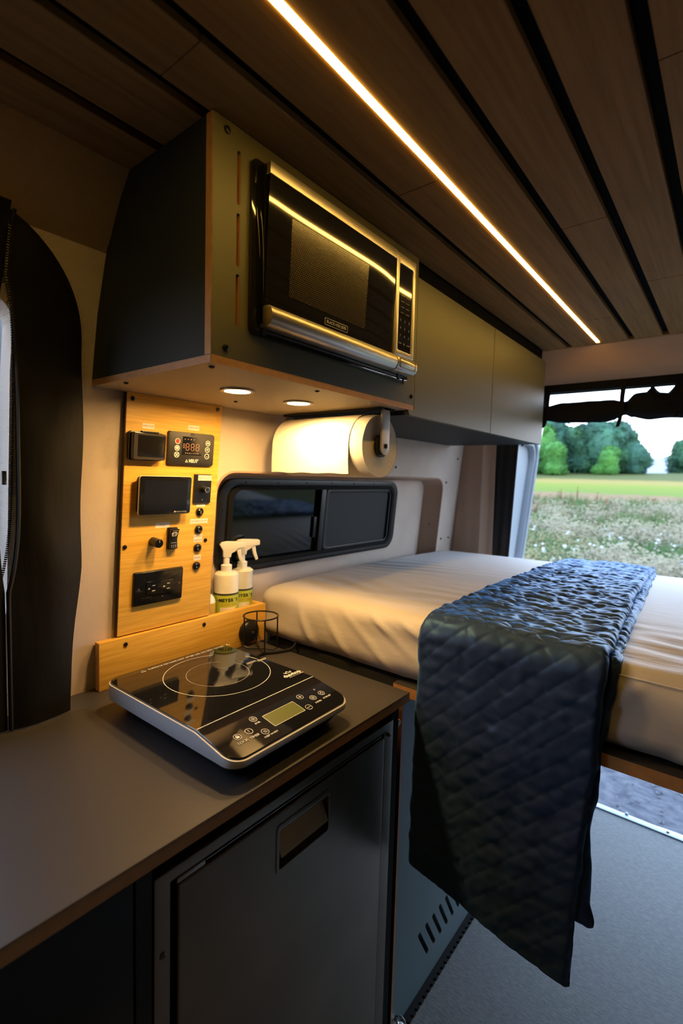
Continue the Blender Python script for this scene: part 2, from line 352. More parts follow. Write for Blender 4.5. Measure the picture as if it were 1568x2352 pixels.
# lining of the recess: rounded return and back panel
RX = lambda z: -1.108+(z+0.1)*0.085     # recess back plane
o_ = rrect(0.775, 2.005, -0.60, 0.004, 0.055, 8); i_ = rrect(0.800, 1.972, -0.60, -0.006, 0.045, 8)
mb = MB(); n = len(o_)
vs = [(wallx(z)-0.001, y, z) for y, z in o_]+[(RX(z)-0.004, y, z) for y, z in i_]
mb.add(vs, [(k, (k+1) % n, n+(k+1) % n, n+k) for k in range(n)])
mb.build('recess_lining', M['fabric2'], wl_)
WINY = (0.835, 1.735); WINZ = (-0.283, -0.012)
cut = MB().extr(rrect(0.875, 1.70, -0.26, -0.035, 0.04), 'X', -1.3, -1.0)
mb = MB(); b0 = [(0.78, -0.62), (2.0, -0.62), (2.0, 0.02), (0.78, 0.02)]
mb.add([(RX(z), y, z) for y, z in b0]+[(RX(z)-0.02, y, z) for y, z in b0], [(0,1,2,3),(7,6,5,4),(0,4,5,1),(1,5,6,2),(2,6,7,3),(3,7,4,0)])
mb.build('recess_back_panel', M['fabric'], wl_, cut=cut)
# welt around the recess edge
mb = MB(); pts = [(wallx(z)+0.0005, y, z) for y, z in rrect(0.773, 2.007, -0.60, 0.006, 0.057, 8)]
mb.tube(pts, 0.0035, 6, closed=True).build('recess_edge_trim', M['fabric2'], wl_)
# head-liner bulge over the wall
pr = [(-0.940, 0.414), (-0.930, 0.425), (-0.914, 0.452), (-0.892, 0.486), (-0.868, 0.512), (-0.860, 0.5245), (-0.93, 0.5245), (-0.98, 0.47), (-0.97, 0.405), (-0.95, 0.403)]
mb = MB(); mb.extr(pr, 'Y', -1.65, 2.10)
struct(mb.build('trim_1', M['headliner']))
# right wall, front wall
struct(MB().extr([(0.74, FL), (0.72, -0.5), (0.66, 0.17), (0.50, 0.54), (0.55, 0.56), (0.72, 0.2), (0.80, FL)], 'Y', -1.65, 2.17).build('wall_right', M['sidefab']))
struct(MB().box(-1.12, 0.78, -1.70, -1.66, FL, 0.55).build('wall_front', M['sidefab']))
# ---- rear: pillar, header, door frame
struct(MB().box(-1.20, -0.90, 2.2165, 2.262, FL-0.05, 0.60).build('trim_9', M['vanwhite']))
pil = struct(MB().add([(-1.125, 2.172, -0.62), (-0.914, 2.176, -0.62), (-0.888, 2.206, -0.62), (-0.862, 2.208, -0.62), (-0.862, 2.216, -0.62), (-1.125, 2.216, -0.62),
                (-1.075, 2.172, 0.36), (-0.918, 2.176, 0.36), (-0.893, 2.203, 0.36), (-0.870, 2.205, 0.36), (-0.870, 2.216, 0.36), (-1.075, 2.216, 0.36)],
               [(0,1,2,3,4,5), (11,10,9,8,7,6)]+[(i, (i+1) % 6, 6+(i+1) % 6, 6+i) for i in range(6)]).build('trim_2', M['fabric2'], bevel=0.006, seg=3))
pr = [(2.066, 0.5245), (2.10, 0.500), (2.145, 0.452), (2.20, 0.416), (2.25, 0.412), (2.25, 0.56), (2.066, 0.56)]
struct(MB().extr(pr, 'X', -0.94, 0.60).build('trim_3', M['header']))
struct(MB().box(-0.90, 0.62, 2.205, 2.275, 0.384, 0.416).build('trim_4', M['rubber'], bevel=0.004))
struct(MB().add([(0.60, 2.16, -1.35), (0.80, 2.16, -1.35), (0.80, 2.28, -1.35), (0.60, 2.28, -1.35), (0.52, 2.16, 0.55), (0.72, 2.16, 0.55), (0.72, 2.28, 0.55), (0.52, 2.28, 0.55)],
    [(0,3,2,1),(4,5,6,7),(0,1,5,4),(1,2,6,5),(2,3,7,6),(3,0,4,7)]).build('trim_5', M['vanwhite']))
# roof skin and outer side so the van is closed from outside
struct(MB().box(-1.0, 0.72, -1.75, 2.28, 0.56, 0.60).build('roof', M['vanwhite']))
# sill and bumper
sill = struct(MB().box(-0.92, 0.78, 2.262, 2.295, FL-0.045, FL+0.006).build('trim_6', M['vanwhite'], bevel=0.003))
MB().extr([(-0.31, 2.295), (-0.24, 2.318), (-0.10, 2.332), (-0.02, 2.332), (0.04, 2.295)], 'Z', FL-0.05, FL-0.012).build('latch_plate', M['vanwhite'], sill, bevel=0.002)
MB().box(-0.20, -0.06, 2.312, 2.318, FL-0.014, FL-0.009).build('latch_slot', M['rubber'], sill)
for x in (-0.12, 0.25): MB().lathe([(0.005, 0), (0.005, 0.002), (0.003, 0.003)], (x, 2.278, FL+0.006), 12).build('screw', M['rubber'], sill)
MB().lathe([(0.006, 0), (0.007, 0.006), (0.004, 0.009)], (-0.265, 2.292, FL+0.005), 12).build('pin', M['vanwhite'], sill)
struct(MB().box(-0.95, 0.8, 2.225, 2.262, -1.75, FL-0.05).build('trim_7', M['vanwhite']))
# open rear door
d1 = MB(); dz = [(-1.35, -1.085), (-0.446, -0.964), (0.07, -0.911), (0.25, -0.893), (0.42, -0.872)]
def dpt(y, z, off=0.0):
    xe = np.interp(z, [a for a, _ in dz], [b for _, b in dz]); xh = -0.845-0.02*max(0, -z); t = (y-2.32)/0.63
    return (xh+(xe-xh)*t+off, y, z)
def dplate(poly, th): 
    m = MB(); n = len(poly); m.add([dpt(y, z) for y, z in poly]+[dpt(y, z, -th) for y, z in poly], [tuple(range(n)), tuple(range(n, 2*n))[::-1]]+[(i, (i+1) % n, n+(i+1) % n, n+i) for i in range(n)]); return m
o_ = rrect(2.32, 2.95, -1.35, 0.42, 0.06, 6); i_ = rrect(2.40, 2.86, -0.50, 0.20, 0.10, 6)
m = MB(); n = len(o_)
for th0, th1, oo, ii in ((0, -0.05, o_, i_),):
    P = [dpt(y, z) for y, z in oo]+[dpt(y, z) for y, z in ii]+[dpt(y, z, th1) for y, z in oo]+[dpt(y, z, th1) for y, z in ii]; F_ = []
    for i in range(n):
        j = (i+1) % n; F_ += [(i, j, n+j, n+i), (2*n+i, 3*n+i, 3*n+j, 2*n+j), (i, 2*n+i, 2*n+j, j), (n+i, n+j, 3*n+j, 3*n+i)]
    m.add(P, F_)
door = struct(m.build('door_1', M['vanwhite'], bevel=0.008, seg=2))
dplate(rrect(2.40, 2.86, -0.50, 0.20, 0.10, 6), 0.012).build('door_glass', M['vanwhite'], door).location.x -= 0.035
m = MB(); m.tube([dpt(y, z, 0.004) for y, z in rrect(2.375, 2.885, -0.53, 0.23, 0.12, 6)], 0.012, 8, closed=True).build('window_seal', M['vanwhite'], door)

# ---- window_1: black framed sliding window
win = struct(MB().add([], []).box(0, 0.001, 1.28, 1.281, -0.15, -0.149).build('window_1', M['rubber']))
WL = 0.085; WT = face_T(1.285, -0.1475, RX(-0.1475)+0.001, WL)
win.matrix_basis = WT; WM[win.name] = WT.copy()
w2, h2 = 0.452, 0.1375
o_ = rrect(-w2, w2, -h2, h2, 0.055, 8); i_ = rrect(-w2+0.038, w2-0.034, -h2+0.024, h2-0.024, 0.035, 8)
MB(WT).ring(o_, i_, 0, 0.012).build('window_frame', M['winblack'], win, bevel=0.003)
MB(WT).ring(rrect(-w2+0.030, w2-0.028, -h2+0.018, h2-0.018, 0.042, 8), rrect(-w2+0.048, w2-0.046, -h2+0.032, h2-0.032, 0.03, 8), 0.006, 0.0165).build('window_gasket', M['rubber'], win, bevel=0.002)
MB(WT).box(-w2+0.04, 0.004, -h2+0.024, h2-0.024, -0.006, -0.002).build('window_pane', M['tint'], win)
MB(WT).box(0.004, w2-0.04, -h2+0.024, h2-0.024, 0.000, 0.004).build('insect_screen', M['mesh'], win)
MB(WT).box(-0.030, -0.006, -h2+0.02, h2-0.02, -0.004, 0.014).build('window_mullion', M['winblack'], win, bevel=0.002)
MB(WT).ring(rrect(-0.002, w2-0.044, -h2+0.026, h2-0.028, 0.022, 6), rrect(0.012, w2-0.056, -h2+0.040, h2-0.042, 0.014, 6), 0.003, 0.012).build('sash_frame', M['winblack'], win, bevel=0.002)
MB(WT).box(-0.05, -0.028, -0.06, 0.012, -0.002, 0.006).build('sash_catch', M['winblack'], win, bevel=0.002)
scr = None
def screw(T, u, v, n0, parent, r=0.004, m='black'):
    """button-head screw, mesh data shared"""
    global scr
    if scr is None:
        b = MB(); b.lathe([(0.0042, 0), (0.0046, 0.0008), (0.0040, 0.0022), (0.0022, 0.0030), (0.0017, 0.0030), (0.0017, 0.0018), (0.0004, 0.0018)], (0, 0, 0), 14)
        o = b.build('screw', M['black']); scr = o.data; bpy.data.objects.remove(o)
    Wo = T @ Matrix.Translation((u, v, n0)) @ Matrix.Diagonal((r/0.0042,)*3+(1,))
    o = bpy.data.objects.new('screw', scr); return _place(o, Wo, parent)
for u in np.linspace(-0.36, 0.40, 7): screw(WT, u, h2-0.010, 0.012, win, 0.0028)
for u in np.linspace(-0.36, 0.36, 6): screw(WT, u, -h2+0.010, 0.012, win, 0.0028)
for u, v in ((-w2+0.016, 0.05), (-w2+0.016, -0.05), (w2-0.012, 0.045), (w2-0.012, -0.05)): screw(WT, u, v, 0.012, win, 0.0028)
# wall screws near the recess
for y, z in ((0.765+0.004, 0.0096), (1.60, 0.045), (2.035, -0.01), (2.05, -0.27), (2.125, -0.27), (2.12, 0.10)):
    screw(face_T(y, z, wallx(z), LEAN), 0, 0, 0, wl_, 0.0048)
for z in (-0.10, 0.15): screw(face_T(1.985, z-0.1, -1.075, LEAN), 0, 0, 0, wl_, 0.004)

# ================================================================ UPPER CABINETS
CX = -0.622; CY0 = 0.457; CB = 0.166
SL = [(0.3088, 0.2299), (0.3992, 0.3205), (0.4905, 0.4119)]
t = root('overhead_cabinet', 'dark olive overhead cabinet with plywood edges holding the microwave, spotlights under it', 'cabinet', (-0.8, 0.75, CB))
pr = [(CX-0.0155, CB+0.012), (wallx(CB)+0.001, CB+0.012), (wallx(0.30)+0.001, 0.30), (-0.941, 0.414), (-0.930, 0.428), (-0.910, 0.459), (-0.888, 0.491), (-0.866, 0.516), (-0.858, 0.5235), (CX-0.0155, 0.5235)]
MB().extr(pr, 'Y', CY0+0.0005, CY0+0.018).build('side_panel', M['cabside'], t)
MB().extr(pr, 'Y', 1.030, 1.046).build('side_panel', M['cabside'], t)
cut = MB()
for a, b in SL: cut.extr(rrect(0.5015, 0.5085, b, a, 0.0035, 5), 'X', CX-0.05, CX+0.05)
cut.box(CX-0.05, CX+0.05, 0.545, 0.985, 0.245, 0.478)
fp = MB().box(CX-0.015, CX, CY0, 1.047, CB+0.0125, 0.5235).build('front_panel', M['cab'], t, cut=cut, bevel=0)
MB().box(CX-0.0151, CX-0.0006, CY0-0.0006, CY0+0.002, CB+0.0125, 0.5232).build('ply_edge', ply_mat('ply_edge_x2', 'X', 0.0026, (0.62, 0.36, 0.12), (0.28, 0.12, 0.04)), t)
for a, b in SL:
    MB().box(CX-0.0146, CX-0.0010, 0.5012, 0.5019, b+0.002, a-0.002).build('slot_edge', M['plyx'], t)
    MB().box(CX-0.0146, CX-0.0010, 0.5081, 0.5088, b+0.002, a-0.002).build('slot_edge', M['plyx'], t)
    MB().box(CX-0.024, CX-0.020, 0.499, 0.512, b-0.004, a+0.004).build('slot_backing', M['slot'], t)
cut = MB()
LAMPS = [(-0.780, 0.636), (-0.782, 0.812)]
for x, y in LAMPS: cut.extr(circ(x, y, 0.026, 32), 'Z', CB-0.05, CB+0.05)
MB().extr([(CX-0.0005, CY0), (wallx(CB)+0.002, CY0), (wallx(CB)+0.002, 1.046), (CX-0.0005, 1.046)], 'Z', CB, CB+0.012).build('bottom_panel', M['under'], t, cut=cut)
MB().box(CX-0.0008, CX, CY0+0.0005, 1.0465, CB, CB+0.012).build('ply_edge', M['plyz'], t)
MB().box(wallx(CB)+0.004, CX-0.0008, CY0-0.0006, CY0+0.0002, CB, CB+0.0115).build('ply_edge', M['plyz'], t)
FT = face_T(0, 0, CX, 0)
for y, z in ((0.4815, 0.5086), (0.4827, 0.193), (1.0339, 0.198)): screw(FT, y, z, 0, t, 0.0052)
UT = Matrix(((1, 0, 0, 0), (0, -1, 0, 0), (0, 0, -1, CB), (0, 0, 0, 1)))
for x, y in ((-0.6456, 0.4756), (-0.904, 0.4741), (-0.6455, 0.7214), (-0.90, 0.73)): screw(UT, x, -y, 0, t, 0.0045)
for k, (x, y) in enumerate(LAMPS):
    l_ = root('spotlight', ['glowing round spotlight under the overhead cabinet, the one above the control panel', 'glowing round spotlight under the overhead cabinet, the one beside the paper roll'][k], 'spotlight', (x, y, CB), group='round spotlights under the overhead cabinet')
    MB().ring(circ(x, y, 0.034, 40), circ(x, y, 0.0255, 40), CB-0.0035, CB).build('bezel', M['steel'], l_, bevel=0.001)
    MB().lathe([(0.0255, CB-0.0005), (0.0255, CB+0.006)], (x, y, 0), 40).build('lens', M['lamp'], l_)
# storage cabinet with doors along the ceiling
t = root('overhead_cupboard', 'long olive overhead cupboard with two flat doors above the bed', 'cupboard', (-0.8, 1.55, 0.16))
DZ0, DZ1 = 0.1530, 0.4810
c_ = MB()
pd = rrect(1.0195, 1.524, DZ0, DZ1, 0.0015, 2)
# first door with the notched lower corner beside the microwave cabinet
pd = [(1.048, DZ1), (1.048, CB+0.0005), (1.0215, CB-0.0005), (1.0225, CB-0.0055), (1.0260, CB-0.0095), (1.031, DZ0+0.0005), (1.036, DZ0), (1.5235, DZ0), (1.5235, DZ1)]
MB().extr(pd, 'X', CX-0.012, CX+0.0005).build('cupboard_door', M['cab'], t, bevel=0.0008, seg=1)
MB().extr(rrect(1.5265, 2.052, DZ0, DZ1, 0.001, 2), 'X', CX-0.012, CX+0.0005).build('cupboard_door', M['cab'], t, bevel=0.0008, seg=1)
MB().box(CX-0.02, CX-0.013, 1.05, 2.045, DZ0+0.006, 0.523).build('shadow_gap_sheet', M['slot'], t)  # black sheet painting the shadow gap between doors and ceiling
MB().box(CX-0.014, CX-0.013, 1.5235, 1.5265, DZ0, DZ1).build('door_gap', M['plyv'], t)
wb = wallx(DZ0)
MB().extr([(CX-0.0125, 1.03), (wb+0.001, 1.03), (wb+0.001, 2.03), (CX-0.0125, 2.05)], 'Z', DZ0+0.002, DZ0+0.014).build('bottom_panel', M['cabside'], t)
MB().box(-0.935, CX-0.014, 2.034, 2.050, DZ0+0.003, 0.41).build('side_panel', M['cab'], t)
MB().box(CX-0.013, CX-0.0125, 1.0225, 1.030, CB-0.008, CB-0.001).build('ply_edge', M['plyz'], t)

# ---- microwave
MX = -0.597; T_ = face_T(0.7675, 0.236, MX); my0, my1 = 0.5435-0.7675, 0.9925-0.7675
t = root('microwave', 'black and steel microwave oven set into the overhead cabinet front', 'microwave', T=T_)
HM = 0.2505
def mbx(): return MB(T_)
mbx().box(my0+0.004, my1-0.004, 0.008, HM-0.002, -0.30, -0.012).build('body', M['blackm'], t, bevel=0.004)
mbx().ring(rrect(my0-0.018, my1+0.010, -0.012, HM+0.006, 0.012), rrect(my0+0.006, my1-0.006, 0.006, HM-0.008, 0.004), -0.0245, -0.018).build('trim_flange', M['gloss'], t, bevel=0.001)
D0, D1 = my0, 0.9105-0.7675
mbx().box(D0, D1, 0.004, HM, -0.020, -0.0075).build('door', M['gloss'], t, bevel=0.002)
# slightly bowed door glass
mbd = mbx(); zb, zt = 0.033, 0.232; NU = 24
def bow(u, v):
    a = (u-D0)/(D1-D0); return -0.0062+0.045*(v-zb)-0.0010*abs(2*a-1)**6
TG = T_ @ Matrix.Translation((0, zb, -0.0062)) @ Matrix.Rotation(0.045, 4, 'X')
mbd.grid(NU, 12, lambda i, j: (D0+0.001+(D1-D0-0.002)*i/(NU-1), zb+(zt-zb)*j/11, bow(D0+(D1-D0)*i/(NU-1), zb+(zt-zb)*j/11)))
mbd.build('door_glass', M['gloss'], t, angle=60)
MB(T_).box(D0, D1, zt, HM, -0.006, 0.0036).build('top_rail', M['steel'], t, bevel=0.0015)
pts = [(-0.004, 0.033), (0.004, 0.0325), (0.010, 0.028), (0.0135, 0.020), (0.0130, 0.011), (0.009, 0.004), (0.002, 0.0), (-0.016, 0.0), (-0.016, 0.033)]
def barx(a, b): 
    m = MB(T_); n = len(pts); m.add([(a, v, w_) for w_, v in pts]+[(b, v, w_) for w_, v in pts], [tuple(range(n)), tuple(range(n, 2*n))[::-1]]+[(i, n+i, n+(i+1) % n, (i+1) % n) for i in range(n)]); return m
barx(D0, D1-0.001).build('handle_bar', M['steel'], t, bevel=0.001, angle=50)
barx(D1+0.0025, my1).build('door_button', M['steel'], t, bevel=0.001, angle=50)
MB(T_).ring(rrect(D1+0.010, my1-0.008, 0.006, 0.029, 0.004), rrect(D1+0.0112, my1-0.0092, 0.0072, 0.0278, 0.003), 0.0120, 0.0138).build('button_outline', M['steeld'], t)
MB(T_).ring(rrect(D1+0.002, my1, 0.034, HM, 0.003), rrect(0.9252-0.7675, 0.9815-0.7675, 0.2825-0.236, 0.4665-0.236, 0.004), -0.016, 0.0012).build('control_frame', M['steel'], t, bevel=0.0012)
MB(T_).box(0.925-0.7675, 0.982-0.7675, 0.046, 0.231, -0.012, -0.0006).build('keypad', M['gloss'], t)
# perforated window screen: dark plate plus rows of raised dots
U0, U1, V0, V1 = 0.5955-0.7675, 0.8120-0.7675, 0.298-0.236, 0.4215-0.236
MB(TG).box(U0, U1, V0-zb, V1-zb, -0.0002, 0.0003).build('door_window', mat('oven_window', (0.014, 0.011, 0.007), 0.20, spec=0.5), t)
V = []; F_ = []; du = 0.0040; dv = 0.0034; Mt = TG
rows = int((V1-V0)/dv); cols = int((U1-U0)/du)
zt_ = 0.00045
for j in range(rows):
    for i in range(cols):
        cu_ = U0+du*(i+0.5+(0.5 if j % 2 else 0)); cv = V0+dv*(j+0.5)
        if cu_ > U1-0.001: continue
        r_ = 0.0012; b = len(V)
        cv = cv-zb
        V += [tuple(Mt @ Vector(p)) for p in ((cu_-r_, cv, zt_), (cu_, cv-r_*0.8, zt_), (cu_+r_, cv, zt_), (cu_, cv+r_*0.8, zt_))]; F_.append((b, b+1, b+2, b+3))
ps = MB(); ps.v = [Vector(p) for p in V]; ps.f = F_
po = ps.build('perforated_screen', mat('screen_dots', (0.16, 0.12, 0.05), 0.38, 0.5), t, smooth=False); po['kind'] = 'stuff'
# maker's mark on the door
LT = TG @ Matrix.Translation((0.7232-0.7675, 0.0475-zb, 0.0004))
text('lettering', 'BLACK+DECKER', LT, 0.0078, M['beige'], t, bold=0.0)
MB(LT).ring(rrect(-0.0335, 0.0335, -0.0062, 0.0062, 0.002), rrect(-0.0327, 0.0327, -0.0054, 0.0054, 0.0016), -0.0002, 0.0002).build('logo_outline', M['beige'], t)
KT = T_ @ Matrix.Translation((0.9535-0.7675, 0, 0.0002))
for j, rw in enumerate((('1', '2', '3'), ('4', '5', '6'), ('7', '8', '9'), ('STOP', '0', 'START'))):
    for i, s_ in enumerate(rw):
        text('key_legend', s_, KT @ Matrix.Translation((-0.0175+0.0175*i, 0.112-0.0165*j, 0)), 0.0075 if len(s_) == 1 else 0.0045, M['printd'], t)
for j in range(4):
    for i in range(2): MB(KT).box(-0.019+0.021*i, -0.005+0.021*i, 0.128+0.012*j, 0.1288+0.012*j, 0, 0.0003).build('key_legend', M['printd'], t)
text('lettering', 'R', T_ @ Matrix.Translation((D1-0.004, 0.155, 0.001)), 0.004, M['printd'], t)
MB(T_).lathe([(0.006, 0), (0.006, 0.004)], (my0+0.01, -0.004, -0.02), 10).build('foot', M['black'], t)
MB(T_).lathe([(0.006, 0), (0.006, 0.004)], (my1-0.03, -0.004, -0.02), 10).build('foot', M['black'], t)
MB(T_).box(0.215, 0.2165, -0.018, -0.006, -0.018, -0.016).build('seal_tag', M['red'], t)

# ---- paper towel roll on bracket (axis along X)
RY, RZ, RR = 0.972, 0.076, 0.075
t = root('paper_towel_holder', 'beige arm bracket holding the paper roll under the overhead cabinet', 'holder', (-0.65, RY, RZ))
arm = rrect(RY-0.0165, RY+0.0165, RZ-0.021, CB, 0.016, 6)
MB().extr(arm, 'X', -0.655, -0.650).build('arm', M['beige'], t, bevel=0.0008)
MB().extr([(y, z) for y, z in arm], 'X', -0.972, -0.967).build('arm', M['beige'], t, bevel=0.0008)
MB().box(-0.972, -0.650, RY-0.020, RY+0.035, CB-0.006, CB-0.0003).build('mounting_bar', M['cabside'], t)
MB().lathe([(0.026, -0.6625), (0.026, -0.657)], (0, RY-0.003, RZ), 28, 'X').build('hub', M['blackm'], t)
MB().lathe([(0.0055, -0.651), (0.006, -0.647), (0.003, -0.645)], (0, RY, RZ), 16, 'X').build('pin', M['black'], t)
MB().lathe([(0.012, -0.966), (0.012, -0.664)], (0, RY, RZ), 16, 'X').build('spindle', M['black'], t)
t = root('paper_towel_roll', 'white paper towel roll hanging on the bracket above the window', 'paper roll', (-0.8, RY, RZ-RR))
m = MB(); n = 64; X0, X1 = -0.950, -0.664
def rr(k, x): return RR*(1+0.010*noise.noise(Vector((x*9, math.cos(2*PI*k/n)*2.2, math.sin(2*PI*k/n)*2.2))))*(1-0.02*max(0, (x-X1+0.012)/0.012))
m.grid(n, 40, lambda k, j: (X0+(X1-X0)*j/39, RY+rr(k, X0+(X1-X0)*j/39)*math.cos(2*PI*k/n), RZ+rr(k, X0+(X1-X0)*j/39)*math.sin(2*PI*k/n)), closed_u=True)
m.build('towel_body', M['paper'], t)
def disc(x, s_):
    m = MB(); V = []
    for r_ in (0.020, 0.040, 0.060, 0.0745):
        V += [(x+s_*0.002*math.sin(r_*300)+0.0, RY+(rr(k, x) if r_ > 0.07 else r_)*math.cos(2*PI*k/n), RZ+(rr(k, x) if r_ > 0.07 else r_)*math.sin(2*PI*k/n)) for k in range(n)]
    m.add(V, [(a*n+k, a*n+(k+1) % n, (a+1)*n+(k+1) % n, (a+1)*n+k) for a in range(3) for k in range(n)]); return m
disc(X1, 1).build('roll_end', M['paperend'], t); disc(X0, -1).build('roll_end', M['paperend'], t)
MB().ring(circ(0, 0, 0.0205, 24), circ(0, 0, 0.019, 24), 0, 0.28)
m = MB(Matrix.Translation((X0, RY, RZ)) @ Matrix.Rotation(PI/2, 4, 'Y')); m.ring(circ(0, 0, 0.0208, 24), circ(0, 0, 0.0190, 24), 0, X1-X0); m.build('cardboard_core', M['bamboo2'], t)
# loose sheet: wraps the near side and hangs straight down
def sheet(i, j):
    x = X0-0.003+(X1-0.034-X0)*i/39; s_ = j/29
    if s_ < 0.5:
        a = math.radians(75+105*s_/0.5); y, z = RY+(RR+0.0018)*math.cos(a), RZ+(RR+0.0018)*math.sin(a)
    else:
        y = RY-RR-0.0018+0.003*((s_-0.5)*2)**2; z = RZ-(s_-0.5)*2*0.067
    wv = 0.0016*noise.noise(Vector((x*14, z*14, 3)))*(1 if s_ > 0.4 else 0.2)
    return (x-(0.01*max(0, s_-0.55) if i < 1 else 0), y+wv, z+(0.0008*math.sin(x*900) if j == 29 else 0))
MB().grid(40, 30, sheet).build('loose_sheet', M['paper'], t)

# ================================================================ CONTROL PANEL ON THE WALL
PTH = 0.012
def px_(z): return wallx(-0.475)+LEAN*(z+0.475)+PTH
PT = face_T(0.65, -0.366, px_(-0.366), LEAN)
def uv(y, z): return y-0.65, (z+0.366)*math.sqrt(1+LEAN*LEAN)
def dev(y, z, n0=0.0): u, v = uv(y, z); return PT @ Matrix.Translation((u, v, n0))
t = root('control_panel', 'tall light bamboo control board screwed to the beige wall', 'control panel', T=PT)
pan = MB(PT); u0, v1 = uv(0.5245, 0.1655); u1, _ = uv(0.767, 0)
pan.box(u0, u1, 0.0, v1, -PTH+0.001, 0).build('board', M['bamboo'], t, bevel=0.0006, seg=1)
MB(PT).box(u0-0.0008, u0+0.0002, 0.0005, v1-0.001, -PTH+0.0012, -0.0006).build('board_edge', ply_mat('panel_edge', 'X', 0.006, (0.10, 0.045, 0.02), (0.03, 0.014, 0.008)), t)
for y, z in ((0.5373, 0.153), (0.7532, 0.1560), (0.5335, -0.1644), (0.7415, -0.1657)):
    u, v = uv(y, z); screw(PT, u, v, 0, t, 0.0046)
def sticker(y0, y1, z0, z1, s_, size, lines=None, n0=0.0):
    (a, b), (c, d) = uv(y0, z0), uv(y1, z1)
    so = MB(PT).box(a, c, b, d, n0, n0+0.0004).build('label_sticker', M['sticker'], t)
    ls = s_.split('\n')
    for k, q in enumerate(ls):
        if not q: continue
        v = b+(d-b)*(1-(k+0.5)/len(ls)); text('lettering', q, PT @ Matrix.Translation(((a+c)/2, v, n0+0.0006)), size, M['ink'], so, 0.0001)
sticker(0.5611, 0.5889, 0.0935, 0.1048, 'HEATER', 0.0068)
sticker(0.6740, 0.7040, 0.1003, 0.1115, 'AIRCON', 0.0068)
sticker(0.7096, 0.7341, -0.0812, -0.0745, '', 0.0060)
sticker(0.6938, 0.7449, -0.1225, -0.1110, 'OUTSIDE LIGHTS', 0.0062)
sticker(0.7067, 0.7311, -0.1690, -0.1500, 'WATER\nHEATER', 0.0062)
sticker(0.7107, 0.7313, -0.2150, -0.2020, 'PUMP', 0.0064)
sticker(0.6029, 0.6390, -0.1270, -0.1150, 'FAN', 0.0075)
def local(name, label, cat, y, z, group=None): return root(name, label, cat, T=dev(y, z), group=group)
# heater remote with smoked flip cover
Tq = dev(0.5685, 0.0560); t = root('heater_controller', 'small black heater controller with smoked flip cover on the bamboo board', 'controller', T=Tq)
MB(Tq).prism(rrect(-0.040, 0.0385, -0.031, 0.0305, 0.006), 0.0, 0.010).build('housing', M['black'], t, bevel=0.0015)
MB(Tq).prism(rrect(-0.0375, 0.0385, -0.0295, 0.0295, 0.004), 0.0102, 0.020, rrect(-0.0360, 0.0385, -0.0285, 0.0285, 0.004)).build('cover', M['smoke'], t, bevel=0.0012)
MB(Tq).ring(rrect(-0.0355, 0.0380, -0.0280, 0.0280, 0.004), rrect(-0.0270, 0.0355, -0.0225, 0.0235, 0.002), 0.0198, 0.0208).build('cover_rim', mat('cover_rim', (0.045, 0.038, 0.032), 0.25), t)
MB(Tq).box(-0.016, 0.024, 0.0295, 0.0325, 0.008, 0.016).build('hinge', M['black'], t, bevel=0.001)
# air conditioner display
Tq = dev(0.6828, 0.0562); t = root('air_conditioner_controller', 'black air conditioner display with ring buttons and three-digit readout on the bamboo board', 'controller', T=Tq)
MB(Tq).prism(rrect(-0.0625, 0.0625, -0.0385, 0.0385, 0.006), 0, 0.007, rrect(-0.0615, 0.0615, -0.0375, 0.0375, 0.006)).build('housing', mat('ac_housing', (0.013, 0.011, 0.010), 0.4), t, bevel=0.0008)
MB(Tq).prism([(-0.026, 0.0285), (0.012, 0.0285), (0.027, 0.016), (0.027, -0.014), (-0.027, -0.014)], 0.0068, 0.0074).build('display', M['screen'], t)
SEG = {'a': (0, 1, 1, 0), 'b': (1, 0.5, 0, 1), 'c': (1, -0.5, 0, 1), 'd': (0, -1, 1, 0), 'e': (-1, -0.5, 0, 1), 'f': (-1, 0.5, 0, 1), 'g': (0, 0, 1, 0)}
for k in range(3):
    m = MB(Tq); cx = -0.0125+0.0135*k
    for s_, (a, b, hz, vt) in SEG.items():
        w_, h_ = 0.0038, 0.0078
        if hz: m.box(cx+a*w_-0.0028, cx+a*w_+0.0028, 0.0048+b*h_-0.0006, 0.0048+b*h_+0.0006, 0.0074, 0.0077)
        else: m.box(cx+a*w_-0.0006, cx+a*w_+0.0006, 0.0048+b*h_-0.0031, 0.0048+b*h_+0.0031, 0.0074, 0.0077)
    m.build('digit', M['orange'], t)
for j in range(3): MB(Tq).box(-0.0245, -0.0195, 0.002+0.004*j, 0.0035+0.004*j, 0.0074, 0.0077).build('icon', M['orange'], t)
for j in range(7): MB(Tq).box(-0.018+0.0055*j, -0.0155+0.0055*j, -0.0105, -0.0085, 0.0074, 0.0077).build('icon', M['orange'], t)
for j in range(4): MB(Tq).box(-0.021+0.008*j, -0.0185+0.008*j, 0.0215, 0.0235, 0.0074, 0.0077).build('icon', M['orange'], t)
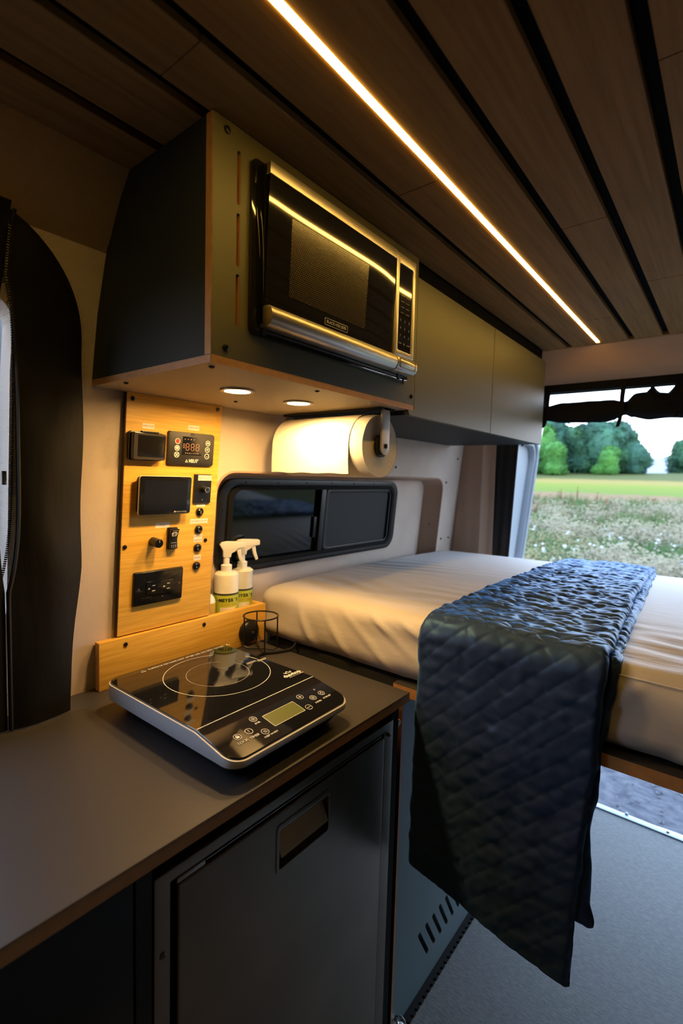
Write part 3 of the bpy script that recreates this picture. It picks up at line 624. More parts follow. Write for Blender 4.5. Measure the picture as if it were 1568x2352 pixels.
for k, (y, z, s_) in enumerate(((0.6439, 0.0727, ''), (0.6434, 0.0572, '*'), (0.6430, 0.0419, 'x'), (0.7259, 0.0729, 'M'), (0.7252, 0.0575, '+'), (0.7248, 0.0418, '-'))):
    u, v = y-0.6828, z-0.0562
    b_ = MB(Tq).ring(circ(u, v, 0.0066, 28), circ(u, v, 0.0052, 28), 0.0070, 0.0078).build('button_ring', M['print_'], t)
    if k == 0: MB(Tq).lathe([(0.0042, 0.007), (0.0042, 0.0077)], (u, v, 0), 20).build('power_mark', M['red'], b_)
    elif k in (1, 2):
        m = MB(Tq)
        for a in range(4 if k == 2 else 3):
            an = a*PI/(2 if k == 2 else 3)+PI/4
            c_, s2 = math.cos(an), math.sin(an); m.prism([(u-c_*0.0042*(k == 1)-s2*0.0007, v-s2*0.0042*(k == 1)+c_*0.0007), (u-c_*0.0042*(k == 1)+s2*0.0007, v-s2*0.0042*(k == 1)-c_*0.0007), (u+c_*0.0042+s2*0.0012, v+s2*0.0042-c_*0.0012), (u+c_*0.0042-s2*0.0012, v+s2*0.0042+c_*0.0012)], 0.0071+a*0.00003, 0.0077+a*0.00003)
        m.build('fan_mark', M['print_'], b_)
    else: text('lettering', s_, Tq @ Matrix.Translation((u, v+(0.0 if s_ == 'M' else -0.0002), 0.0074)), 0.0085 if s_ == 'M' else 0.012, M['print_'], b_, bold=0.0002)
text('lettering', 'VELIT', Tq @ Matrix.Translation((0.004, -0.0275, 0.0074)), 0.0105, M['print_'], t, shear=0.3, bold=0.00035)
MB(Tq).ring([(-0.0165, -0.031), (-0.0095, -0.031), (-0.013, -0.0238)], [(-0.0150, -0.0301), (-0.0112, -0.0301), (-0.0131, -0.0262)], 0.0070, 0.0077).build('logo_triangle', M['print_'], t)
MB(Tq).prism([(0.0055*math.cos(a), 0.0325+0.0055*math.sin(a)) for a in np.linspace(0, PI, 12)], 0.0069, 0.0076).build('sensor_dome', M['black'], t)
# touch display
Tq = dev(0.6135, -0.0495); t = root('touch_display', 'black tablet-like touch display with thin pale rim on the bamboo board', 'display', T=Tq)
MB(Tq).prism(rrect(-0.058, 0.058, -0.039, 0.039, 0.004), 0.0, 0.018).build('back_box', M['blackm'], t)
MB(Tq).prism(rrect(-0.0645, 0.0645, -0.0435, 0.0435, 0.0055), 0.016, 0.0205).build('rim', mat('pale_rim', (0.62, 0.55, 0.47), 0.4), t, bevel=0.0008)
MB(Tq).prism(rrect(-0.0634, 0.0634, -0.0424, 0.0424, 0.005), 0.0202, 0.0220).build('front_glass', M['gloss'], t, bevel=0.0005)
MB(Tq).box(-0.0535, 0.0535, -0.033, 0.033, 0.0219, 0.0222).build('screen', mat('lcd_dark', (0.006, 0.007, 0.010), 0.12), t)
text('lettering', 'victron energy', Tq @ Matrix.Translation((0.040, -0.0375, 0.0222)), 0.0048, M['printd'], t)
MB(Tq).lathe([(0.0022, 0.0220), (0.0022, 0.0223)], (0.0235, -0.0375, 0), 12).build('logo_mark', M['printd'], t)
# dimmer plate with chrome-tipped knob
Tq = dev(0.7215, -0.0372); t = root('dimmer_switch', 'black square dimmer plate with chrome-ringed knob and main lights sticker', 'switch', T=Tq)
MB(Tq).prism(rrect(-0.0245, 0.0245, -0.0355, 0.0355, 0.002), 0, 0.0045, rrect(-0.0238, 0.0238, -0.0348, 0.0348, 0.002)).build('plate', M['black'], t)
MB(Tq).lathe([(0.012, 0.0045), (0.0115, 0.0055), (0.0075, 0.0056), (0.0070, 0.022), (0.0060, 0.0225)], (0, 0.0, 0), 24).build('knob', M['black'], t)
MB(Tq).ring(circ(0, 0, 0.0072, 24), circ(0, 0, 0.0048, 24), 0.0215, 0.0235).build('knob_ring', M['chrome'], t, bevel=0.0004)
MB(Tq).lathe([(0.0012, 0.0045), (0.0012, 0.0052)], (0.0, -0.0265, 0), 10).build('indicator', M['printd'], t)
so = MB(Tq).box(-0.0150, 0.0235, 0.0205, 0.0335, 0.0045, 0.0049).build('label_sticker', M['sticker'], t)
text('lettering', 'MAIN LIGHTS', Tq @ Matrix.Translation((0.0042, 0.027, 0.0051)), 0.0060, M['ink'], so, 0.0001)
# four round push buttons
bl = ['round black rocker button with a ribbed grey cap, just under the dimmer plate', 'round black push button under the outside lights sticker',
      'round black push button under the water heater sticker', 'round black push button under the pump sticker, lowest of the four']
for k, z in enumerate((-0.0933, -0.1369, -0.1829, -0.2284)):
    Tq = dev(0.7185, z); t = root('push_button', bl[k], 'button', T=Tq, group='round buttons on the control board')
    MB(Tq).lathe([(0.0100, 0), (0.0104, 0.0012), (0.0098, 0.0045), (0.0082, 0.0055), (0.0080, 0.0035), (0.002, 0.0035)], (0, 0, 0), 28).build('collar', M['black'], t)
    MB(Tq).lathe([(0.0074, 0.003), (0.0070, 0.0062), (0.0055, 0.0075), (0.0035, 0.0062), (0.0008, 0.0058)], (0, 0, 0), 24).build('cap', M['black'] if k else M['smoke'], t)
    if k == 0: MB(Tq).box(-0.0006, 0.0006, -0.003, 0.003, 0.0058, 0.0078).build('mark', M['printd'], t)
# fan knob and rocker
Tq = dev(0.5985, -0.1570); t = root('fan_speed_dial', 'black ribbed rotary fan dial sticking out of the bamboo board', 'dial', T=Tq)
kn = [((0.0098+0.0004*(k % 2))*math.cos(2*PI*k/48), (0.0098+0.0004*(k % 2))*math.sin(2*PI*k/48)) for k in range(48)]
MB(Tq).prism(kn, 0.001, 0.028).build('knob_body', M['black'], t, bevel=0.0003, seg=1)
MB(Tq).lathe([(0.0093, 0.0275), (0.0088, 0.0288), (0.001, 0.0289)], (0, 0, 0), 28).build('knob_cap', M['gloss'], t)
MB(Tq).box(-0.0006, 0.0006, 0.002, 0.0088, 0.0288, 0.0294).build('pointer', M['printd'], t)
Tq = dev(0.6455, -0.1535); t = root('fan_rocker_switch', 'black rocker switch with lit white fan symbol, right of the fan knob', 'switch', T=Tq)
MB(Tq).prism(rrect(-0.0125, 0.0125, -0.0255, 0.0265, 0.003), 0, 0.006).build('bezel', M['black'], t, bevel=0.0008)
mr = MB(Tq); pr = [(-0.023, 0.006), (-0.0235, 0.0125), (-0.012, 0.0105), (0.0, 0.0095), (0.013, 0.0125), (0.0245, 0.0175), (0.0235, 0.006)]
n = len(pr); mr.add([(-0.0105, v, w_) for v, w_ in pr]+[(0.0105, v, w_) for v, w_ in pr], [tuple(range(n)), tuple(range(n, 2*n))[::-1]]+[(i, n+i, n+(i+1) % n, (i+1) % n) for i in range(n)])
mr.build('rocker', M['black'], t, bevel=0.0012, angle=50)
Tr = Tq @ Matrix.Translation((0, 0.0115, 0.0127)) @ Matrix.Rotation(math.radians(17), 4, 'X')
MB(Tr).prism([(-0.0055, -0.005), (0.0055, -0.005), (0.0078, 0.003), (0.004, 0.0062), (-0.004, 0.0062), (-0.0078, 0.003)], 0, 0.0005).build('fan_emblem', M['print_'], t)
m = MB(Tr)
for a in range(4):
    an = a*PI/2+0.4; c_, s2 = math.cos(an)*0.0038, math.sin(an)*0.0038; m.prism([(0, 0.0005), (c_-s2*0.35, 0.0005+s2+c_*0.35), (c_+s2*0.25, 0.0005+s2-c_*0.25)], 0.0004+a*0.00005, 0.0009+a*0.00005)
m.build('fan_blades', M['darkink'], t)
Tr2 = Tq @ Matrix.Translation((0, -0.013, 0.0112)) @ Matrix.Rotation(math.radians(-9), 4, 'X')
MB(Tr2).box(-0.007, 0.007, 0.0035, 0.0045, 0, 0.0006).build('legend', M['printd'], t)
for j in range(2):
    for i in range(3): MB(Tr2).box(-0.0065+0.0052*i, -0.0040+0.0052*i, -0.003-0.004*j, -0.001-0.004*j, 0, 0.0005).build('legend', M['printd'], t)
MB(Tq @ Matrix.Translation((0, 0.0205, 0.0164)) @ Matrix.Rotation(math.radians(22), 4, 'X')).box(-0.0075, 0.0075, -0.001, 0.001, 0, 0.0004).build('legend', M['printd'], t)
# outlet
Tq = dev(0.6178, -0.2648); t = root('power_outlet', 'glossy black wall socket plate with two receptacles low on the bamboo board', 'outlet', T=Tq)
MB(Tq).prism(rrect(-0.0635, 0.0635, -0.0400, 0.0405, 0.004), 0, 0.0065, rrect(-0.0605, 0.0605, -0.0370, 0.0375, 0.003)).build('plate', M['gloss'], t, bevel=0.0008)
MB(Tq).prism(rrect(-0.0340, 0.0340, -0.0165, 0.0165, 0.002), 0.0062, 0.0085).build('socket_face', M['gloss'], t, bevel=0.0006)
for cx in (-0.0185, 0.0190):
    for dy in (-0.0062, 0.0062): MB(Tq).box(cx-0.001, cx+0.0065, dy-0.0007, dy+0.0007, 0.0084, 0.0089).build('socket_slot', M['print_'], t)
    MB(Tq).box(cx-0.0105, cx-0.0065, -0.0012, 0.0012, 0.0084, 0.0089).build('socket_slot', M['print_'], t)
MB(Tq).lathe([(0.0028, 0.006), (0.0030, 0.007), (0.001, 0.0074)], (0.0515, 0.001, 0), 14).build('screw', M['steeld'], t)
MB(Tq).lathe([(0.0028, 0.006), (0.0030, 0.007), (0.001, 0.0074)], (-0.0515, 0.001, 0), 14).build('screw', M['steeld'], t)
MB(Tq).lathe([(0.0008, 0.0065), (0.0008, 0.0070)], (0.0085, -0.0240, 0), 8).build('indicator', M['print_'], t)

# ---- bamboo trough
t = root('bottle_trough', 'light bamboo bottle trough running along the back of the worktop', 'trough', (-1.04, 0.72, CT))
TX0, TX1, TZ = -1.054, -1.0355, -0.3685
MB().box(TX0, TX1, 0.482, 0.958, CT+0.0005, TZ).build('front_board', M['bamboo'], t, bevel=0.0012)
MB().box(TX0+0.0005, TX1-0.0005, 0.4812, 0.4822, CT+0.001, TZ-0.001).build('end_grain', M['bamboo2'], t)
MB().box(-1.125, TX0, 0.942, 0.958, CT+0.0005, TZ).build('end_board', M['bamboo'], t, bevel=0.0012)
MB().box(-1.125, TX0, 0.782, 0.942, CT+0.0005, CT+0.008).build('bottom_board', M['bamboo'], t)
for y in (0.5397, 0.7466): screw(face_T(y, -0.384, TX1), 0, 0, 0, t, 0.0046)

# ---- bottles
def bottle(x, y, label, rot=0.0, soap=False, z0=CT+0.0085):
    t = root('soap_bottle' if soap else 'spray_bottle', label, 'bottle', (x, y, z0))
    R_ = (0.0335 if y < 0.9 else 0.0310) if not soap else 0.023
    if soap:
        MB().lathe([(0.021, 0), (R_, 0.004), (R_, 0.124), (0.020, 0.134), (0.013, 0.142), (0.012, 0.1445), (0.004, 0.145)], (x, y, z0), 32).build('bottle_body', M['bottle'], t)
        MB().ring(circ(x, y, R_+0.0006, 32), circ(x, y, R_+0.0002, 32), z0+0.012, z0+0.121).build('label', M['soap'], t)
        MB().lathe([(0.013, 0.145), (0.013, 0.157), (0.010, 0.159), (0.004, 0.160), (0.004, 0.180), (0.002, 0.181)], (x, y, z0), 20).build('pump', M['black'], t)
        return t
    MB().lathe([(0.030, 0), (R_, 0.003), (R_, 0.186), (0.0325, 0.191), (0.026, 0.1965), (0.0150, 0.1985), (0.0146, 0.202)], (x, y, z0), 40).build('bottle_body', M['bottle'], t)
    MB().lathe([(0.0148, 0.1985), (0.0152, 0.2150), (0.0128, 0.2165), (0.0090, 0.218)], (x, y, z0), 28).build('collar', M['white'], t)
    MB().lathe([(0.0085, 0.2175), (0.0085, 0.236), (0.007, 0.240)], (x, y, z0), 20).build('neck', M['white'], t)
    # label band: lime with dark stripe
    MB().ring(circ(x, y, R_+0.0005, 40), circ(x, y, R_+0.0001, 40), z0+0.012, z0+0.140).build('label', M['limeg'], t)
    MB().ring(circ(x, y, R_+0.0008, 40), circ(x, y, R_+0.0001, 40), z0+0.136, z0+0.141).build('label_stripe', M['darkink'], t)
    th = math.atan2(-y, -x)+0.12    # label faces the aisle
    def on(a, h, s_, size, m_, bold=0.0):
        k = s_; W_ = size*0.62
        for i, ch in enumerate(k):
            if ch == ' ': continue
            an = th+a+(i-(len(k)-1)/2)*W_/R_
            T2 = Matrix.Translation((x+(R_+0.001)*math.cos(an), y+(R_+0.001)*math.sin(an), z0+h)) @ Matrix.Rotation(an+PI/2, 4, 'Z') @ Matrix.Rotation(PI/2, 4, 'X')
            text('letter', ch, T2, size, m_, t, 0.0002, bold=bold)
    on(0.14, 0.1225, "MEYER'S", 0.0125, M['darkink'], 0.0005); on(-0.78, 0.1225, 'MRS.', 0.004, M['darkink'])
    on(0.14, 0.1105, 'CLEAN DAY', 0.0080, M['bamboo2'])
    # pale info box on the label
    m = MB(); m.grid(9, 2, lambda i, j: (x+(R_+0.0007)*math.cos(th-0.62+1.3*i/8), y+(R_+0.0007)*math.sin(th-0.62+1.3*i/8), z0+(0.045 if j == 0 else 0.103))); m.build('info_box', M['sticker'], t)
    # trigger head
    TH = Matrix.Translation((x, y, z0)) @ Matrix.Rotation(rot, 4, 'Z')
    hd = [(-0.020, 0.272), (-0.013, 0.279), (0.0, 0.281), (0.046, 0.279), (0.0505, 0.277), (0.0505, 0.264), (0.044, 0.262), (0.032, 0.261), (0.022, 0.252), (0.013, 0.248), (0.011, 0.236), (-0.010, 0.236), (-0.011, 0.256)]
    MB(TH).extr(hd, 'Y', -0.0085, 0.0085).build('spray_head', M['white'], t, bevel=0.0025, angle=60)
    tr = [(0.026, 0.262), (0.038, 0.262), (0.040, 0.244), (0.047, 0.222), (0.040, 0.218), (0.032, 0.236), (0.029, 0.250)]
    MB(TH).extr(tr, 'Y', -0.005, 0.005).build('trigger', M['white'], t, bevel=0.0018, angle=60)
    return t
bottle(-1.089, 0.8575, 'lime-labelled white spray bottle in front in the bamboo trough', math.radians(62))
bottle(-1.1010, 0.9225, 'lime-labelled white spray bottle half hidden behind the front one in the trough', math.radians(62))
# soap bottle standing nearest the control board
bottle(-1.090, 0.7935, 'small amber soap bottle peeping out beside the control board edge', soap=True)

# ---- wire cup holder
t = root('wire_cup_holder', 'black wire cup holder with round mounting disc on the trough end', 'cup holder', (-0.98, 0.885, CT+0.001))
Td = face_T(0.893, -0.4360, TX1+0.0005)
MB(Td).lathe([(0.0335, 0), (0.0335, 0.005), (0.029, 0.012), (0.018, 0.017), (0.001, 0.018)], (0, 0, 0), 32).build('mounting_disc', M['black'], t)
MB(Td).lathe([(0.004, 0.017), (0.0036, 0.0205), (0.001, 0.021)], (0, 0, 0), 12).build('screw', M['chrome'], t)
cx, cy, cr = -0.972, 0.882, 0.046
MB().tube([(cx+cr*math.cos(a), cy+cr*math.sin(a), -0.377) for a in np.linspace(0, 2*PI, 40, endpoint=False)], 0.0022, 8, closed=True).build('top_ring', M['black'], t)
for a0 in (0.55, -0.5):
    a1 = a0+PI
    P = [(cx+cr*math.cos(a0), cy+cr*math.sin(a0), -0.377), (cx+cr*math.cos(a0), cy+cr*math.sin(a0), -0.462), (cx+0.8*cr*math.cos(a0), cy+0.8*cr*math.sin(a0), -0.468),
         (cx+0.8*cr*math.cos(a1), cy+0.8*cr*math.sin(a1), -0.468), (cx+cr*math.cos(a1), cy+cr*math.sin(a1), -0.462), (cx+cr*math.cos(a1), cy+cr*math.sin(a1), -0.377)]
    MB().tube(P, 0.0020, 8).build('wire', M['black'], t)
# cable
P = []
ctrl = [Vector((-0.925, 0.80, -0.470)), Vector((-0.945, 0.862, -0.4705)), Vector((-0.925, 0.905, -0.4705)), Vector((-0.915, 0.945, -0.469)), Vector((-0.935, 0.985, -0.462)), Vector((-0.955, 1.02, -0.468)), Vector((-0.93, 1.08, -0.4700))]
for i in range(len(ctrl)-1):
    p0, p1, p2, p3 = ctrl[max(i-1, 0)], ctrl[i], ctrl[i+1], ctrl[min(i+2, len(ctrl)-1)]
    for k in range(8):
        s_ = k/8; P.append(0.5*((2*p1)+(-p0+p2)*s_+(2*p0-5*p1+4*p2-p3)*s_*s_+(-p0+3*p1-3*p2+p3)*s_**3))
tag(MB().tube(P, 0.0038, 10).build('power_cable', M['black']), 'black power cable curling along the worktop behind the cooktop', 'cable')

# ================================================================ WORKTOP AND BASE
t = root('worktop', 'dark laminate worktop with exposed plywood front edge', 'worktop', (-0.8, 0.2, CT-0.021))
TE = 0.0215
MB().box(-1.063, -0.5375, -0.55, 0.936, CT-0.0014, CT).build('laminate_top', M['counter'], t, bevel=0.0005, seg=1)
MB().box(-1.063, -0.538, -0.55, 0.9355, CT-TE, CT-0.0014).build('ply_core', M['plyz'], t)
t = root('base_cabinet', 'dark base cabinet under the worktop, left of the fridge', 'cabinet', (-0.8, -0.1, FL))
MB().box(-1.06, -0.5665, -0.54, 0.309, FL+0.002, CT-TE-0.0005).build('carcass', M['blackm'], t)
MB().box(-0.5665, -0.556, -0.54, 0.2985, FL+0.05, CT-TE-0.010).build('door', M['base'], t, bevel=0.001)
MB().box(-0.5665, -0.560, 0.3045, 0.326, FL+0.002, CT-TE-0.004).build('filler_strip', M['base'], t)
MB().box(-1.06, -0.568, 0.909, 0.938, FL+0.002, CT-TE-0.0005).build('end_panel', M['blackm'], t)
MB().box(-0.60, -0.5665, 0.910, 0.9385, FL+0.002, CT-TE-0.0005).build('end_panel', M['slot'], t)
# fridge
T_ = face_T(0.617, FL+0.03, -0.560); fz0 = 0.0; fz1 = -0.5335-(FL+0.03); ya, yb = 0.329-0.617, 0.905-0.617
t = root('fridge', 'dark steel built-in fridge with a recessed flap handle', 'fridge', T=T_)
MB(T_).box(ya+0.01, yb-0.01, fz0+0.01, fz1-0.01, -0.42, -0.016).build('body', M['blackm'], t)
# surround frame, mitred, slopes inward
fo = [(ya, fz0), (yb, fz0), (yb, fz1), (ya, fz1)]; fi = [(ya+0.0265, fz0+0.02), (yb-0.0285, fz0+0.02), (yb-0.0285, fz1-0.0215), (ya+0.0265, fz1-0.0215)]
m = MB(T_); m.add([(u, v, 0.0015) for u, v in fo]+[(u, v, -0.003) for u, v in fi]+[(u, v, -0.016) for u, v in fo]+[(u, v, -0.016) for u, v in fi],
    [f for i in range(4) for f in ((i, (i+1) % 4, 4+(i+1) % 4, 4+i), (4+i, 4+(i+1) % 4, 12+(i+1) % 4, 12+i), (8+i, 8+(i+1) % 4, (i+1) % 4, i), (12+i, 12+(i+1) % 4, 8+(i+1) % 4, 8+i))])
m.build('surround', M['steeld'], t, bevel=0.0018, seg=3)
da, db, dz1 = 0.3655-0.617, 0.8735-0.617, -0.5640-(FL+0.03)
hy0, hy1, hz0, hz1 = 0.5565-0.617, 0.6865-0.617, -0.6660-(FL+0.03), -0.5950-(FL+0.03)
cut = MB(T_); cut.prism(rrect(hy0, hy1, hz0, hz1, 0.005), -0.012, 0.03)
MB(T_).box(da, db, fz0+0.03, dz1, -0.018, 0.000).build('door', M['steeld'], t, bevel=0.0035, seg=4, cut=cut)
MB(T_).box(da-0.009, db+0.004, fz0+0.02, dz1+0.009, -0.03, -0.017).build('seal_gap', M['slot'], t)
MB(T_).box(da-0.001, da+0.045, dz1+0.0015, dz1+0.0085, -0.016, -0.0012).build('hinge_cap', M['steel'], t, bevel=0.0008)
for a, b in ((da+0.047, da+0.17), (da+0.172, da+0.35), (da+0.352, db-0.01)): MB(T_).box(a, b, dz1+0.0062, dz1+0.0076, -0.012, -0.0015).build('hinge_rail', M['steel'], t)
MB(T_).ring(rrect(hy0-0.006, hy1+0.006, hz0-0.006, hz1+0.010, 0.008), rrect(hy0+0.001, hy1-0.001, hz0+0.001, hz1-0.001, 0.004), -0.003, 0.0012).build('handle_frame', M['steeld'], t, bevel=0.0006)
MB(T_).prism(rrect(hy0, hy1, hz0, hz1, 0.005), -0.030, -0.012).build('handle_recess', M['steeld'], t)
m = MB(T_); m.add([(hy0+0.004, hz1-0.003, -0.018), (hy1-0.004, hz1-0.003, -0.018), (hy1-0.004, hz1-0.050, 0.0035), (hy0+0.004, hz1-0.050, 0.0035),
    (hy0+0.004, hz1-0.005, -0.022), (hy1-0.004, hz1-0.005, -0.022), (hy1-0.004, hz1-0.052, -0.001), (hy0+0.004, hz1-0.052, -0.001)],
    [(0,1,2,3),(7,6,5,4),(0,4,5,1),(1,5,6,2),(2,6,7,3),(3,7,4,0)]); m.build('handle_flap', M['ambersteel'], t, bevel=0.0012)
for u, v in ((ya+0.013, 0.695), (yb-0.013, 0.780)): MB(T_).lathe([(0.0040, -0.003), (0.0044, 0.001), (0.0030, 0.002), (0.0012, 0.0005)], (u, v, 0), 14).build('screw', M['steeld'], t)
# ply post and tie right of the fridge
t = root('bench_box', 'teal-grey bench box under the bed with plywood end edge and slanted vents', 'bench', (-0.8, 1.6, FL))
cut = MB()
for k in range(7):
    y0 = 1.0990+0.0385*k; a = Vector((0.054, -0.092)).normalized(); nrm = Vector((-a.y, a.x)); L_ = 0.098; r_ = 0.0065
    P = []
    for c_, st in ((Vector((y0, -1.203)), PI), (Vector((y0, -1.203))+a*L_, 0)):
        for q in range(7):
            an = st-PI/2+PI*q/6; P.append(tuple(c_+a*(r_*math.cos(an))+nrm*(r_*math.sin(an))))
    cut.extr(P, 'X', -0.60, -0.55)
MB().box(-0.589, -0.5745, 0.975, 2.235, FL+0.004, -0.515).build('front_panel', M['teal'], t, cut=cut)
MB().box(-0.600, -0.596, 1.05, 1.45, FL+0.05, FL+0.25).build('vent_backing', mat('vent_ply', (0.20, 0.105, 0.05), 0.7), t)
MB().box(-0.5895, -0.5740, 0.9665, 0.9750, FL+0.004, -0.515).build('ply_edge', M['plyv'], t)
MB().box(-1.06, -0.59, 0.968, 0.985, FL+0.004, -0.515).build('end_board', M['base'], t)
tb = tag(MB().extr([(0.9385, -0.578), (0.9385, -0.556), (0.9540, -0.556), (0.9575, -0.562), (0.9540, -0.568), (0.9480, -0.570), (0.9450, -0.578)], 'X', -0.585, -0.570).build('wooden_hook', M['bamboo2'], bevel=0.0015),
    'small pale wooden hook at the top corner beside the fridge', 'hook')
# seat rail on the floor
t = root('floor_rail', 'black toothed rail along the foot of the teal bench box', 'rail', (-0.57, 1.6, FL))
MB().box(-0.5740, -0.560, 1.00, 2.22, FL+0.0005, FL+0.006).build('rail_base', M['rubber'], t)
m = MB()
for k in range(60): m.box(-0.5600, -0.5530, 1.005+0.0203*k, 1.0160+0.0203*k, FL+0.0005, FL+0.0055)
o = m.build('rail_teeth', M['rubber'], t); o['kind'] = 'stuff'
t = root('rail_fitting', 'small chrome stud fitting at the near end of the floor rail', 'fitting', (-0.566, 1.01, FL))
MB().lathe([(0.011, 0.0005), (0.011, 0.006), (0.006, 0.008), (0.006, 0.018), (0.009, 0.019), (0.009, 0.024), (0.003, 0.026)], (-0.560, 0.992, FL), 16).build('stud', M['chrome'], t)
MB().tube([(-0.560+0.013*math.cos(a), 0.992, FL+0.034+0.013*math.sin(a)) for a in np.linspace(0, 2*PI, 20, endpoint=False)], 0.0028, 8, closed=True).build('ring', M['chrome'], t)

# ================================================================ INDUCTION COOKTOP
hx0, hx1, hy0, hy1 = -0.953, -0.5565, 0.452, 0.7455
GZ = -0.413; T_ = Matrix(((0, -1, 0, (hx0+hx1)/2), (1, 0, 0, (hy0+hy1)/2), (0, 0, 1, CT+0.0), (0, 0, 0, 1))) @ Matrix.Rotation(math.radians(0.8), 4, 'Z')
# local: x = world +Y, y = world -X (back), z up
t = root('induction_cooktop', 'black glass induction cooktop with silver sides standing on the worktop', 'cooktop', T=T_)
a_, b_ = (hy1-hy0)/2, (hx1-hx0)/2; G = GZ-CT
FD = 0.098    # depth of the sloping control strip
yd = -b_+FD; drop = 0.019
def gz(v): return G if v > yd else G-drop*(yd-v)/FD
def shell(inset, z0f, z1f, r=0.028, step=28):
    P = rrect(-a_+inset, a_-inset, -b_+inset, b_-inset, r, 8); Q = []
    for i, p in enumerate(P):
        q = P[(i+1) % len(P)]; Q.append(p)
        if (p[1]-yd)*(q[1]-yd) < 0: s_ = (yd-p[1])/(q[1]-p[1]); Q.append((p[0]+(q[0]-p[0])*s_, yd))
    return Q
def slab(m, inset, top_off, bot, r=0.028):
    Q = shell(inset, 0, 0, r); n = len(Q); k = [i for i, p in enumerate(Q) if abs(p[1]-yd) < 1e-9]
    V = [(x, y, gz(y)+top_off) for x, y in Q]+[(x, y, bot(y)) for x, y in Q]
    i0, i1 = sorted(k); A = list(range(i0, i1+1)); B = list(range(i1, n))+list(range(0, i0+1))
    F_ = [tuple(A), tuple(B), tuple(n+i for i in A[::-1]), tuple(n+i for i in B[::-1])]+[(i, n+i, n+(i+1) % n, (i+1) % n) for i in range(n)]
    m.add(V, F_); return m
slab(MB(T_), 0.0035, 0.0, lambda y: gz(y)-0.0038, 0.026).build('glass_top', M['gloss'], t, bevel=0.0006, seg=1)
slab(MB(T_), 0.0, -0.0032, lambda y: 0.0290, 0.030).build('silver_rim', M['hobside'], t, bevel=0.0015)
Q = rrect(-a_+0.006, a_-0.006, -b_+0.006, b_-0.006, 0.026, 8); Q2 = rrect(-a_+0.024, a_-0.024, -b_+0.024, b_-0.024, 0.02, 8)
MB(T_).prism(Q2, 0.005, 0.0292, Q).build('base', M['blackm'], t)
for u in (-1, 1):
    for v in (-1, 1): MB(T_).lathe([(0.012, 0.0002), (0.011, 0.006)], (u*(a_-0.045), v*(b_-0.045), 0), 16).build('foot', M['rubber'], t)
MB(T_).box(-a_+0.0045, a_-0.0045, yd-0.0008, yd+0.0008, G-0.0012, G+0.0005).build('divider_line', M['print_'], t)
def hobp(x, y): v = T_.inverted() @ Vector((x, y, 0)); return v.x, v.y
rc = hobp(-0.812, 0.621)
def arc(cx, cy, r, a0, a1, wd=0.0009, n=64):
    m = MB(T_); V = []
    for i in range(n+1):
        a = math.radians(a0+(a1-a0)*i/n)
        V += [(cx+(r-wd/2)*math.cos(a), cy+(r-wd/2)*math.sin(a), G+0.0004), (cx+(r+wd/2)*math.cos(a), cy+(r+wd/2)*math.sin(a), G+0.0004)]
    m.add(V, [(2*i, 2*i+1, 2*i+3, 2*i+2) for i in range(n)]); return m
arc(*rc, 0.1075, 58, 378, 0.0012).build('cooking_ring', M['print_'], t)
arc(*rc, 0.0635, 48, 380, 0.0008).build('cooking_ring', mat('ring_print_dim', (0.42, 0.40, 0.36), 0.6), t)
def hT(u, v, rot=0): 
    sl = math.atan2(drop, FD) if v < yd else 0
    return T_ @ Matrix.Translation((u, v, gz(v)+0.0005)) @ Matrix.Rotation(sl, 4, 'X') @ Matrix.Rotation(rot, 4, 'Z')
iu, iv = hobp(-0.806, 0.716)
text('lettering', 'Induction', hT(iu-0.008, iv+0.0040), 0.0065, M['print_'], t)
text('lettering', 'Cooktop', hT(iu+0.016, iv-0.0048), 0.0065, M['print_'], t)
MB(T_).box(iu-0.024, iu+0.032, iv-0.0006, iv+0.0002, G, G+0.0005).build('print_line', M['print_'], t)
wu, wv = hobp(-0.934, 0.630)
text('lettering', 'SURFACE REMAINS HOT AFTER USE. DO NOT TOUCH.', hT(wu+0.003, wv), 0.0080, M['print_'], t)
for du in (-0.107, 0.113):
    MB(T_).ring([(wu+du-0.0055, wv-0.0035), (wu+du+0.0055, wv-0.0035), (wu+du, wv+0.0055)], [(wu+du-0.004, wv-0.0027), (wu+du+0.004, wv-0.0027), (wu+du, wv+0.0040)], G, G+0.0005).build('warning_mark', M['print_'], t)
lu, lv = hobp(-0.697, 0.7215)
text('lettering', 'duxtop', hT(lu, lv), 0.0165, M['print_'], t, bold=0.0004)
text('lettering', 'Where the Cooking Begins', hT(lu+0.004, lv-0.0095), 0.0038, M['print_'], t)
cr_ = [(-0.008, 0.009), (0.008, 0.009), (0.010, 0.0165), (0.005, 0.0130), (0.0, 0.0190), (-0.005, 0.0130), (-0.010, 0.0165)]
ci = [(-0.0065, 0.0100), (0.0065, 0.0100), (0.0078, 0.0138), (0.0045, 0.0115), (0.0, 0.0160), (-0.0045, 0.0115), (-0.0078, 0.0138)]
MB(T_).ring([(lu+x, lv+y) for x, y in cr_], [(lu+x, lv+y) for x, y in ci], G, G+0.0005).build('crown_mark', M['print_'], t)
